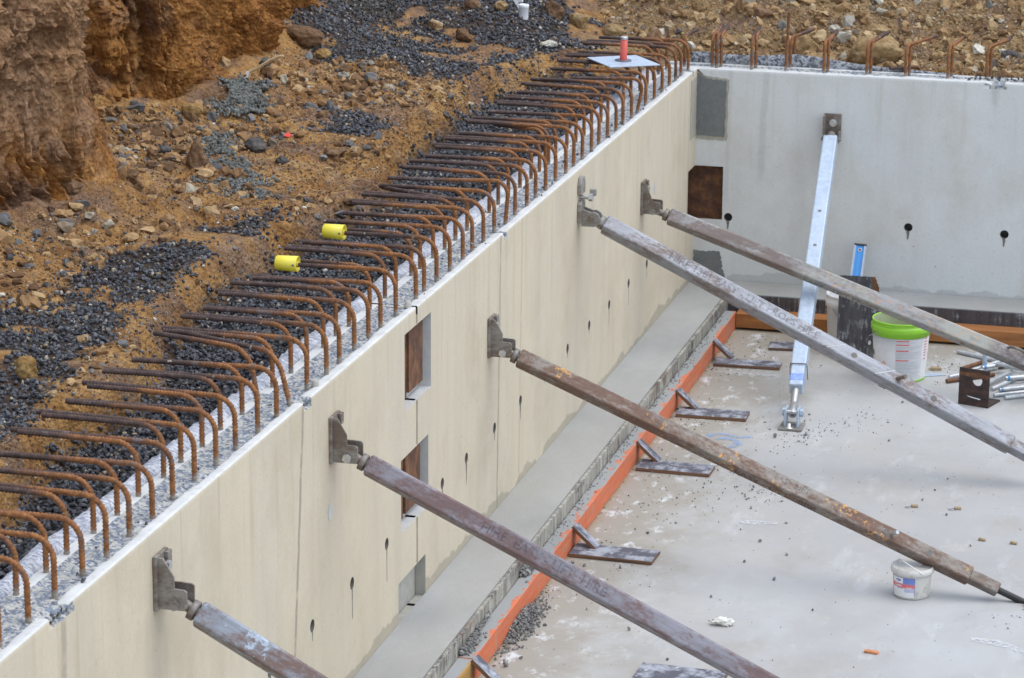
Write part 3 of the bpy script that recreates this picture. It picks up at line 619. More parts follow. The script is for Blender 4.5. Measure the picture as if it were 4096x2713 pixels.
# ---- cut clay face behind the bank
nt = 165; zz = 1.2+np.linspace(0, 1, nt)**1.1*1.75
S, ZZ = np.meshgrid(CS, zz, indexing='ij'); ns_ = len(CS)
PX = np.repeat(CP[:, 0], nt).reshape(ns_, nt); PY = np.repeat(CP[:, 1], nt).reshape(ns_, nt)
butt = sstep(-4.3, -4.6, PY); far = sstep(-3.0, -2.2, PY)
wS = S+.10*fbm(S*2.5, ZZ*2.5, oct=3, seed=61)
def cleft(f, zf, seed, k):                                    # narrow vertical clefts between rounded columns
    v = np.abs(vnoise(wS*f, ZZ*zf, seed=seed)); return 1-np.exp(-v*k)
col1 = cleft(2.6, .45, 62, 5.); col2 = cleft(6.5, .9, 67, 4.); col3 = cleft(12, 1.1, 74, 3.5); col4 = cleft(24, 1.8, 78, 3.)
lump = fbm(S*1.6, ZZ*1.7, oct=3, seed=63); blk = np.round(fbm(S*3.2, ZZ*3.6, oct=2, seed=75)*4)/4
fine = fbm(S*14, ZZ*11, oct=5, seed=64, gain=.62); clod = billow(S*9, ZZ*9, oct=4, seed=65, gain=.6)
teeth_zone = butt*sstep(2.02, 1.84, ZZ+.10*fbm(S*2, 1.5, oct=2, seed=68))*sstep(-4.90, -5.02, PY)
ph = S/.066+1.1*np.sin(ZZ*7.5+.8*np.sin(S*3))+1.3*fbm(S*4, ZZ*5, oct=3, seed=70)
teeth = np.abs((ph % 1)-.5)*2; teeth = teeth**.7
rows = np.abs((((ZZ-1.3)/.23+.4*fbm(S*2, ZZ, oct=2, seed=77)) % 1)-.5)*2
upper = sstep(2.0, 2.25, ZZ+.1*fbm(S*2, ZZ*2, oct=2, seed=76))
disp = (1-butt)*(.15*(col1-.6)+.15*(col2-.6)+.10*(col3-.6)+.055*(col4-.6)+.09*lump+.07*blk+.05*clod)+butt*(.06*lump+.03*(col3-.5)+.02*(col4-.5)+.06*clod*upper+.04*blk*upper+.02*clod)+.052*fine*(1-.35*butt)
disp = disp+teeth_zone*.105*(teeth-.6)*(.5+.5*sstep(.1, .5, rows))+butt*.05*sstep(1.85, 1.4, ZZ)+.10*np.clip(1.9-ZZ, 0, 1)*sstep(-4.95, -4.75, PY)*sstep(-4.2, -4.5, PY)
disp = disp+.28*np.clip(1.75-ZZ, 0, 1)**1.4*(1-.4*far)
lean = -(.20-.11*butt)*(ZZ-1.3)*(1+.3*far)
VX = PX+np.repeat(CN[:, 0], nt).reshape(ns_, nt)*(disp+lean); VY = PY+np.repeat(CN[:, 1], nt).reshape(ns_, nt)*(disp+lean); VZ = ZZ+.03*fbm(S*5, ZZ*5, oct=2, seed=81)+.012*fbm(S*20, ZZ*20, oct=2, seed=82)
V = np.stack([VX, VY, VZ], -1)
top = V[:, -1:, :].copy(); top[:, 0, :2] -= CN*3.0; top[:, 0, 2] += .2                 # the ground on top, running back
V = np.concatenate([V, top], 1); nt += 1
idx = np.arange(ns_*nt).reshape(ns_, nt)
Q = np.stack([idx[:-1, :-1], idx[1:, :-1], idx[1:, 1:], idx[:-1, 1:]], -1).reshape(-1, 4)
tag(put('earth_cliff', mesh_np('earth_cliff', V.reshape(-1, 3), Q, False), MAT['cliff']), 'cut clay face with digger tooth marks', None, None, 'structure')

# ================================================================== WALLS
def face_mesh(u0, u1, z0, z1, rects, holes, hr=.0255, hs=.034):
    """wall face in (u, z) with rectangular pockets and round holes left open"""
    sq = [(u-hs, u+hs, z-hs, z+hs) for u, z in holes]
    us = sorted({u0, u1, *[r[0] for r in rects], *[r[1] for r in rects], *[s[0] for s in sq], *[s[1] for s in sq]})
    zs = sorted({z0, z1, *[r[2] for r in rects], *[r[3] for r in rects], *[s[2] for s in sq], *[s[3] for s in sq]})
    us = [u for u in us if u0-1e-6 <= u <= u1+1e-6]; zs = [z for z in zs if z0-1e-6 <= z <= z1+1e-6]
    V = []; F = []; cache = {}
    def vid(u, z):
        k = (round(u, 5), round(z, 5))
        if k not in cache: cache[k] = len(V); V.append((u, z))
        return cache[k]
    for a, b in zip(us, us[1:]):
        for c, d in zip(zs, zs[1:]):
            mu, mz = (a+b)/2, (c+d)/2
            if any(r[0] < mu < r[1] and r[2] < mz < r[3] for r in list(rects)+sq): continue
            F.append([vid(a, c), vid(b, c), vid(b, d), vid(a, d)])
    n = 20
    for u, z in holes:
        ring = [vid(u+hr*math.cos(2*math.pi*k/n), z+hr*math.sin(2*math.pi*k/n)) for k in range(n)]
        outr = []
        for k in range(n):
            c, s_ = math.cos(2*math.pi*k/n), math.sin(2*math.pi*k/n); m = max(abs(c), abs(s_))
            outr.append(vid(u+hs*c/m, z+hs*s_/m))
        for k in range(n): F.append([ring[k], outr[k], outr[(k+1) % n], ring[(k+1) % n]])
        for sx, sz in ((1, 1), (-1, 1), (-1, -1), (1, -1)):            # corners of the square
            q = [k for k in range(n) if math.cos(2*math.pi*k/n)*sx > 1e-6 and math.sin(2*math.pi*k/n)*sz > 1e-6]
            q = sorted(q, key=lambda k: abs(abs(math.cos(2*math.pi*k/n))-abs(math.sin(2*math.pi*k/n))))[:2]
            q = sorted(q)
            if q == [0, n-1]: q = [n-1, 0]
            F.append([outr[q[0]], vid(u+hs*sx, z+hs*sz), outr[q[1]]])
    return V, F
def top_profile(u, chips, gaps, seed, alt=False):
    """cross profile of the wall top from the front face (t=0) to the back (t=.2): returns t, z, material index rows"""
    ts = np.array([0, 0, 0, .003, .010, .020, .030, .040, .048, .056, .064, .074, .084, .094, .104, .114, .124, .134, .146, .160, .175, .19, .20])
    dz = np.array([-.036, -.018, -.005, 0, 0, 0, 0, 0] + [0]*15, float)
    n = len(u); Tt = np.repeat(ts[None], n, 0); Zz = np.repeat(H+dz[None], n, 0); U = np.repeat(u[:, None], len(ts), 1)
    edge = .040+.010*fbm(U*4, 0, oct=3, seed=seed)
    rough = sstep(-.004, .006, Tt-edge)*sstep(.155, .140, Tt)
    Zz = Zz-rough*(.007+.006*fbm(U*45, Tt*60, oct=3, seed=seed+1))-.003*np.abs(fbm(U*20, Tt*25, oct=2, seed=seed+2))*(Tt > .012)
    for r in (.082, .108): Zz = Zz+.005*np.exp(-((Tt-r)/.004)**2)*rough
    chip = np.zeros_like(Tt)
    for (c, w, dpt) in chips:
        m = sstep(w, w*.6, np.abs(U-c+.03*fbm(U*22, Zz*30, oct=2, seed=seed+5)))
        chip = np.maximum(chip, m); lower = m*sstep(.06, .0, Tt-.01)
        Zz = np.where(lower > .1, np.minimum(Zz, H-.004-dpt*lower*(1+.5*fbm(U*60, Tt*60, oct=2, seed=seed+6))), Zz); Tt = Tt+np.where(ts[None] < .012, m*dpt*.8*sstep(H-.034, H-.02, np.repeat(H+dz[None], n, 0)), 0)
    agg = ((Tt > edge) & (Tt < .150)) | (chip > .4)
    if alt: agg = ((Tt > .10+.02*fbm(U*3, 0, oct=2, seed=seed)) & (Tt < .15)) | (chip > .4)
    return Tt, Zz, agg
def wall_top(name, parent, u, chips, seed, axis, alt=False):
    Tt, Zz, agg = top_profile(u, chips, (), seed, alt); n, k = Tt.shape; U = np.repeat(u[:, None], k, 1)
    V = np.stack([-Tt, U, Zz], -1) if axis == 'x' else np.stack([U, Tt, Zz], -1)
    idx = np.arange(n*k).reshape(n, k); Q = np.stack([idx[:-1, :-1], idx[:-1, 1:], idx[1:, 1:], idx[1:, :-1]], -1).reshape(-1, 4)
    me = mesh_np(name, V.reshape(-1, 3), Q, True)
    for m in ('lip', 'aggregate', 'wall_left' if axis == 'x' else 'wall_back'): me.materials.append(MAT[m])
    a = agg[:-1, :-1]; row = np.arange(k-1)[None]+0*a
    mi = np.where(a, 1, np.where(row < 2, 2, 0)).astype(np.int32).reshape(-1); me.polygons.foreach_set('material_index', mi)
    return put(name, me, None, parent)

wl_ = thing('precast_wall', 'long cream concrete wall with a comb of rusty bent bars along its top', 'wall', (0, -5, 0))
HOLE_L = [(-1.354, .58), (-1.826, .58), (-2.306, .578), (-2.77, .583), (-3.246, .583), (-3.72, .58), (-4.193, .577), (-4.669, .58), (-5.152, .58), (-5.54, .583), (-6.36, .58), (-6.824, .572), (-7.317, .574), (-7.8, .575), (-8.3, .575), (-8.8, .575)]
POCK = [(-6.10, -5.715, 1.064, 1.386), (-6.155, -5.755, .556, .868), (-6.2, -5.80, .165, .352)]
CORNER = (-.207, 0., .55, .873)
JN, JF = -5.936, -5.912
def add_panel(u0, u1, rects, holes):
    V, F = face_mesh(u0, u1, 0, H-.036, rects, holes); b = MB(); b.add([(0, u, z) for u, z in V], F)
    b.box((-.2, u0, 0), (-.1, u1, H-.03)); 
    for z0, z1 in ((0, POCK[2][2]), (POCK[2][3], POCK[1][2]), (POCK[1][3], POCK[0][2]), (POCK[0][3], H-.036)):
        for u in (u0, u1): b.add([(0, u, z0), (-.1, u, z0), (-.1, u, z1), (0, u, z1)], [[0, 1, 2, 3]])
    return b.put('wall_panel', MAT['wall_left'], wl_)
add_panel(-11.4, JN, [(r[0], JN, r[2], r[3]) for r in POCK], [h for h in HOLE_L if h[0] < -6.2])
add_panel(JF, 0, [(JF, r[1], r[2], r[3]) for r in POCK]+[CORNER], [h for h in HOLE_L if h[0] > -5.7])
wall_top('wall_top', wl_, np.linspace(-11.4, JN, 500), [(-9.63, .085, .030), (-7.34, .045, .026)], 200, 'x')
wall_top('wall_top', wl_, np.linspace(JF, 0, 540), [(-4.49, .03, .02), (-.1, .03, .006)], 260, 'x')
for z0, z1 in ((0, POCK[2][2]), (POCK[2][3], POCK[1][2]), (POCK[1][3], POCK[0][2]), (POCK[0][3], H-.005)):
    MB().box((-.19, JN-.001, z0), (-.008, JF+.001, z1)).put('joint_grout', MAT['grout_joint'], wl_)
for i, (a, b_, c, d) in enumerate(POCK):                     # cast-in pockets over the panel joint
    b = MB(); D_ = .052 if i < 2 else .045
    b.add([(0, a, c), (-D_, a, c), (-D_, a, d), (0, a, d)], [[0, 1, 2, 3]]); b.add([(0, b_, c), (-D_, b_, c), (-D_, b_, d), (0, b_, d)], [[3, 2, 1, 0]])
    b.add([(0, a, c), (0, b_, c), (-D_, b_, c), (-D_, a, c)], [[0, 1, 2, 3]]); b.add([(0, a, d), (0, b_, d), (-D_, b_, d), (-D_, a, d)], [[3, 2, 1, 0]])
    b.add([(-D_-.001, a, c), (-D_-.001, b_, c), (-D_-.001, b_, d), (-D_-.001, a, d)], [[0, 1, 2, 3]])
    pk = b.put('pocket', MAT['pocket_lining'] if i < 2 else MAT['grout_joint'], wl_)
    if i < 2:
        MB().box((-.050, a+.002, c+.012), (-.040, a+.16, d-.004)).put('weld_plate', MAT['rustplate'], pk, bevel=.002)
        MB().box((-.044, a+.166, c+.03), (-.030, b_-.02, d-.006)).put('weld_plate', MAT['rustplate'], pk, bevel=.002)
for y, z in HOLE_L:
    b = MB(); n = 20; h = []
    for xx in (0.0, -.06): h += [(xx, y+.0255*math.cos(2*math.pi*k/n), z+.0255*math.sin(2*math.pi*k/n)) for k in range(n)]
    b.add(h, [[k, (k+1) % n, n+(k+1) % n, n+k] for k in range(n)]+[list(range(n, 2*n))]); hole = b.put('tie_hole', MAT['black_hole'], wl_)
    L = random.uniform(.02, .14); w = random.uniform(.004, .012); b = MB()
    b.add([(.0008, y-w, z-.024), (.0008, y+w*.9, z-.024), (.0008, y+w*.45, z-.024-L*.45), (.0008, y+.002, z-.024-L), (.0008, y-.002, z-.024-L*.98), (.0008, y-w*.5, z-.024-L*.4)], [list(range(6))])
    b.put('drip_stain', MAT['stain'], hole)
for y, z in ((-7.09, .95), (-1.167, .974)):                     # shallow pale recesses beside two brackets
    b = MB(); n = 24; b.add([(.0012, y+.026*math.cos(2*math.pi*k/n), z+.034*math.sin(2*math.pi*k/n)) for k in range(n)], [list(range(n))]); b.put('filled_hole', MAT['pocket_lining'], wl_)
b = MB(); b.add([(-.05, -.207, .55), (-.05, 0.05, .55), (-.05, .05, .873), (-.05, -.207, .873)], [[0, 1, 2, 3]]); b.add([(0, -.207, .55), (-.05, -.207, .55), (-.05, -.207, .873), (0, -.207, .873)], [[0, 1, 2, 3]])
b.add([(0, -.207, .873), (0, .0, .873), (-.05, .0, .873), (-.05, -.207, .873)], [[0, 1, 2, 3]]); b.add([(0, -.207, .55), (0, .0, .55), (-.05, .0, .55), (-.05, -.207, .55)], [[0, 1, 2, 3]])
b.put('corner_pocket', MAT['rustplate'], wl_)
def ragged(P, seed, amp=.008, n=14):
    r = random.Random(seed); out = []
    for i in range(len(P)):
        a, c = P[i], P[(i+1) % len(P)]
        for k in range(n):
            t = k/n; out.append((a[0]+(c[0]-a[0])*t+r.uniform(-amp, amp), a[1]+(c[1]-a[1])*t+r.uniform(-amp, amp)))
    return out
b = MB(); b.prism(ragged([(-.185, 1.06), (-.012, 1.06), (-.012, 1.415), (-.175, 1.415)], 3, .004), 0, .003, 'x'); b.put('patch', MAT['damp_edge'], wl_)

wb_ = thing('precast_wall', 'pale grey concrete back wall topped by short bent bars', 'wall', (2.5, 0, 0))
HOLE_B = [(.209, .567), (1.29, .573), (1.854, .566), (2.42, .566), (3.0, .566)]
CB = (0., .172, .55, .873)
V, F = face_mesh(-.0, 5.2, 0, H-.036, [CB], HOLE_B); b = MB(); b.add([(u, 0, z) for u, z in V], F); b.box((-.2, .1, 0), (5.2, .2, H-.03)); b.put('wall_panel', MAT['wall_back'], wb_)
wall_top('wall_top', wb_, np.arange(-.2, 5.2, .013), [(1.76, .06, .012)], 300, 'y', True)
b = MB(); b.add([(.172, 0, .55), (.172, .05, .55), (.172, .05, .873), (.172, 0, .873)], [[0, 1, 2, 3]]); b.add([(-.05, .05, .55), (.172, .05, .55), (.172, .05, .873), (-.05, .05, .873)], [[0, 1, 2, 3]])
b.add([(0, 0, .873), (.172, 0, .873), (.172, .05, .873), (0, .05, .873)], [[0, 1, 2, 3]]); b.add([(0, 0, .55), (.172, 0, .55), (.172, .05, .55), (0, .05, .55)], [[0, 1, 2, 3]])
b.put('corner_pocket', MAT['rustplate'], wb_)
MB().prism(ragged([(-.001, 1.035), (.19, 1.035), (.196, 1.405), (.05, 1.415), (.012, 1.45), (-.001, 1.45)], 5, .004), 0, -.0025, 'y').put('patch_edge', MAT['damp_edge'], wb_)
MB().prism(ragged([(.004, 1.058), (.175, 1.055), (.182, 1.395), (.06, 1.40), (.004, 1.44)], 6, .004), 0, -.005, 'y').put('patch', MAT['grout'], wb_)
MB().prism(ragged([(.002, .184), (.205, .184), (.180, .25), (.168, .352), (.002, .352)], 7, .005), 0, -.004, 'y').put('patch', MAT['grout'], wb_)
for x, z in HOLE_B:
    b = MB(); n = 24; h = []
    for yy in (0, .08): h += [(x+.0255*math.cos(2*math.pi*k/n), yy, z+.0255*math.sin(2*math.pi*k/n)) for k in range(n)]
    b.add(h, [[k, (k+1) % n, n+(k+1) % n, n+k] for k in range(n)]+[list(range(n, 2*n))]); hole = b.put('tie_hole', MAT['black_hole'], wb_)
    b = MB(); b.add([(x-.012, -.001, z-.024), (x+.009, -.001, z-.026), (x+.006, -.001, z-.05), (x+.002, -.001, z-.075), (x-.006, -.001, z-.07), (x-.006, -.001, z-.045)], [list(range(6))]); b.put('drip_stain', MAT['stain'], hole)

# ---- starter bars: ribbed steel, bent over backwards
def bar_mesh(seed, L, up, br, droop=0., wob=.004, tiltx=0., tilty=0.):
    r = random.Random(seed); pts = []; st = .0042
    s = -.04
    while s < up-br: pts.append((0, 0, s)); s += st
    a = 0; 
    while a < math.pi/2: pts.append((-br*(1-math.cos(a)), 0, up-br+br*math.sin(a))); a += st/br
    s = 0; ph = r.uniform(0, 6)
    while s < L-br: pts.append((-br-s, wob*math.sin(s*5+ph)-wob*math.sin(ph), up+droop*s+wob*.7*math.sin(s*6+ph*2)-wob*.7*math.sin(ph*2))); s += st
    pts = np.array(pts); pts[:, 0] += tiltx*np.clip(pts[:, 2], 0, None); pts[:, 1] += tilty*np.clip(pts[:, 2], 0, None)
    n = 8; m = len(pts); t = np.gradient(pts, axis=0); t /= np.linalg.norm(t, axis=1)[:, None]
    yv = np.array([0, 1., 0]); w = np.cross(t, yv); w /= np.linalg.norm(w, axis=1)[:, None]; u = np.cross(w, t)
    ang = np.arange(n)*2*math.pi/n; k = np.arange(m)[:, None]
    rib = ((k+1.6*np.sin(ang)[None]+0*ang) % 3 < 1)*.0024
    rib = rib*(np.abs(np.sin(ang))[None] < 2)
    R_ = .0088+rib
    V = pts[:, None]+u[:, None]*(np.cos(ang)[None, :, None]*R_[..., None])+w[:, None]*(np.sin(ang)[None, :, None]*R_[..., None])
    idx = np.arange(m*n).reshape(m, n); Q = np.stack([idx[:-1], idx[1:], np.roll(idx[1:], -1, 1), np.roll(idx[:-1], -1, 1)], -1).reshape(-1, 4)
    caps = [list(idx[-1])]
    me = bpy.data.meshes.new('starter_bar'); me.from_pydata(V.reshape(-1, 3).tolist(), [], Q.tolist()+caps); me.update()
    sm = np.ones(len(me.polygons), bool); sm[-1] = False; me.polygons.foreach_set('use_smooth', sm); me.materials.append(MAT['rebar']); return me
FRONT = [bar_mesh(10+i, .545+.012*(i % 3), .186+.004*((i*7) % 3-1), .075, .004*((i*5) % 3-1)) for i in range(6)]
BACK = [bar_mesh(30+i, .415+.012*(i % 3), .186+.004*((i*5) % 3-1), .075, .004*((i*7) % 3-1)) for i in range(6)]
YS = [-9.743,-9.533,-9.326,-9.149,-8.941,-8.756,-8.548,-8.343,-8.166,-7.974,-7.765,-7.566,-7.192,-6.992,-6.816,-6.614,-6.429,-6.273,-6.069,-5.794,-5.642,-5.468,-5.261,-5.062,-4.886,-4.707,-4.507,-4.123,-3.94,-3.751,-3.543,-3.328,-3.155,-2.973,-2.799,-2.564,-2.381,-2.2,-2.004,-1.808,-1.61,-1.219,-1.007,-.813,-.614,-.435,-.256,-.06]
YS = [-10.55, -10.35, -10.15, -9.95]+YS
def bar(me, x, y, z=H-.004, rot=0., label=None, parent=wl_, tilt=0.):
    o = put('starter_bar', me, None, parent, T(x, y, z) @ Rz(rot) @ Rx(tilt))
    if label: o['label'] = label
    return o
FS = bar_mesh(28, .475, .186, .075); BS = bar_mesh(48, .345, .186, .075)
for i, y in enumerate(YS):
    x = -.046-.014*(y < -8)
    if y in (-5.468, -6.069):
        bar(FS, x, y); bar(BS, -.172, y+.05); continue
    k = 2.2 if i % 9 == 4 else 1.; ra = random.uniform(-.022, .022)*k; tl = random.uniform(-.02, .02)*k; dz = random.uniform(-.006, .006)
    bar(FRONT[i*5 % 6], x+random.uniform(-.006, .006), y, H-.004+dz, ra, tilt=tl)
    bar(BACK[i*7 % 6], -.172+random.uniform(-.006, .006), y-.021+random.uniform(-.004, .004), H-.004+dz+random.uniform(-.003, .003), ra+random.uniform(-.02, .02)*k, tilt=tl+random.uniform(-.015, .015)*k)
bar(bar_mesh(71, .50, .185, .075, .0, .004, -.32), -.046, -7.406, rot=-.40, label='leaning bent bar skewed across its neighbours')
bar(bar_mesh(72, .44, .19, .075, .0, .004, -.2), -.17, -7.40, rot=-.30, label='skewed rear bar crossing under the others')
bar(bar_mesh(73, .56, .20, .075, .02, .004, .08), -.046, -4.318, rot=.24, label='bar slanting over the bars beside it')
bar(bar_mesh(74, .46, .185, .07, -.02), -.172, -4.72, rot=-.45, label='twisted rear bar crossing low under its neighbours')
bar(bar_mesh(75, .40, .185, .07, -.02, .004, .2), -.05, -1.452, rot=.2, label='bar kinked towards its neighbour')
bar(bar_mesh(76, .35, .185, .07, -.05), -.172, -3.05, rot=-.5, label='short twisted rear bar lying askew')
# bars on the back wall lean away from the pit
BK = [bar_mesh(90+i, .27+.03*i, .185, .05, .02) for i in range(4)]
for i, (x, y, two, rr) in enumerate([(-.083, .03, 0, 0), (.069, .11, 1, .0), (.104, .075, 1, .05), (.312, .085, 1, -.06), (.527, .18, 1, .35), (.744, .085, 1, .18), (.996, .10, 1, .2), (1.225, .095, 1, .45), (1.471, .115, 1, .2), (1.692, .15, 1, .55), (1.93, .1, 1, .2), (2.16, .1, 1, .2)]):
    rr = rr*.6+random.uniform(-.08, .12); bar(BK[i % 4], x, y, H-.004, -math.pi/2-rr, parent=wb_)
    if two: bar(BK[(i+1) % 4], x+.016, y+.05, H-.006, -math.pi/2-rr+.05, parent=wb_)
bar(bar_mesh(97, .30, .12, .05, .1, .004, .0, 0), 1.262, .36, H-.1, -math.pi/2+2.6, 'thin bar propped behind the wall', wb_, .2)
b = MB(); pts = [(0, 0, -.03+.0045*k) for k in range(84)]; b.sweep(pts, [.0092+.0014*(k % 3 == 0) for k in range(84)], 8)
me = b.mesh('starter_bar'); me.materials.append(MAT['rebar']); put('starter_bar', me, None, wb_, T(.517, .09, H) @ Ry(.03))['label'] = 'straight unbent bar standing taller than the rest'
for y, x in ((-5.93, -.036), (-7.16, -.03)):
    MB().lathe([(.016, -.004), (.013, .018), (.006, .024), (0, .024)], 10, (x, y, H)).put('mortar_dab', MAT['grout_joint'], wl_)

# ================================================================== FOOTING, FORMWORK
b = MB(); b.box((0.001, -13, -.02), (FOOT_X, -.002, LEDGE)).put('footing', MAT['screed'], tag_ := thing('concrete_footing', 'freshly screeded grey concrete ledge along the foot of the walls', 'footing', (.13, -5, 0)))
MB().box((FOOT_X+.0005, FOOT_Y, -.02), (5.2, -.002, LEDGE-.0005)).put('footing', MAT['screed'], tag_)
def beam(name, lo, hi, mat, label, bevel=.003, cat='timber', group=None):
    c = ((lo[0]+hi[0])/2, (lo[1]+hi[1])/2, lo[2]); o = MB().box([a-k for a, k in zip(lo, c)], [a-k for a, k in zip(hi, c)]).put(name, MAT[mat], None, T(*c), bevel)
    return tag(o, label, cat, group)
fx = FOOT_X+.0015
beam('form_board', (fx, -4.84, 0), (fx+.017, FOOT_Y-.02, LEDGE-.006), 'formply_left', 'cement streaked plywood strip edging the left ledge, far length', .001, 'plywood')
beam('form_board', (fx, -13, 0), (fx+.017, -4.846, LEDGE-.004), 'formply_left', 'pale cement smeared plywood strip edging the ledge, nearest length', .001, 'plywood')
beam('timber_beam', (fx+.0185, -4.318, .001), (.353, -.447, .106), 'orange_timber', 'orange painted timber holding the formwork, far length', .004)
beam('timber_beam', (fx+.0185, -6.308, .001), (.353, -4.321, .106), 'orange_timber', 'bright orange painted timber smeared with grey mortar, middle length', .004)
beam('timber_beam', (fx+.0185, -13, .001), (.350, -6.312, .104), 'yellow_timber', 'bare yellow timber at the bottom edge of the picture', .004)
beam('form_board', (fx+.02, FOOT_Y-.018, 0), (5.2, FOOT_Y-.001, LEDGE-.003), 'formply_back', 'black form plywood strip below the back ledge', .001, 'plywood')
beam('timber_beam', (.3545, -.472, .014), (2.05, FOOT_Y-.020, .1), 'brown_timber', 'reddish brown timber along the back formwork', .004)
beam('timber_beam', (2.053, -.478, .014), (5.0, FOOT_Y-.020, .101), 'brown_timber', 'reddish brown timber at the right end of the back formwork', .004)

def slab_piece(name, c, L, W, t, rot, label, mat='packer', tilt=None, group=None, cat='plywood'):
    o = MB().box((-L/2, -W/2, 0), (L/2, W/2, t)).put(name, MAT[mat], None, T(*c) @ Rz(rot) @ (tilt if tilt is not None else Matrix.Identity(4)), .0015)
    return tag(o, label, cat, group)
FL = [((.565, -1.235), .375, .13, .05, 'grey flat plywood strip nearest the back corner, lying on the slab'), ((.565, -2.27), .375, .15, .03, 'dark flat plywood strip lying under the second kicker from the back'),
      ((.565, -3.26), .375, .155, -.02, 'dark flat plywood strip lying under the longest rusty brace'), ((.557, -4.62), .39, .16, -.03, 'black flat plywood strip with pale cement smear, nearest whole one')]
for (x, y), L, W, r, lb in FL: slab_piece('plywood_strip', (x, y, .0005), L, W, .018, r, lb, group='plywood strips on the slab')
slab_piece('plywood_strip', (.70, -.80, .0005), .17, .14, .016, .1, 'small dark plywood scrap in the back corner behind the steel brace')
slab_piece('plywood_strip', (1.15, -6.10, .0005), .36, .30, .018, -.04, 'wide bluish plywood offcut cut by the bottom edge')
def kicker(y, label):
    a = Vector((.361, y, .112)); c = Vector((.470, y-.012, .0195)); M = frame(a, c-a, (1, 0, 1)); L = (c-a).length
    o = MB().box((-.004, -.037, -.017), (L, .037, 0)).put('kicker_block', MAT['packer'], None, M, .0015); tag(o, label, 'wood block', 'kickers propping the timber')
kicker(-1.14, 'short plywood kicker at the far end of the orange timber'); kicker(-2.19, 'short plywood kicker, second from the back')
kicker(-3.17, 'short plywood kicker, third from the back'); kicker(-4.555, 'short plywood kicker beside the cement smeared strip')
kicker(-6.31, 'plywood kicker with orange spots at the bottom edge')
slab_piece('plywood_strip', (.52, -6.46, .0005), .33, .15, .018, -.02, 'dark plywood strip under the nearest kicker')

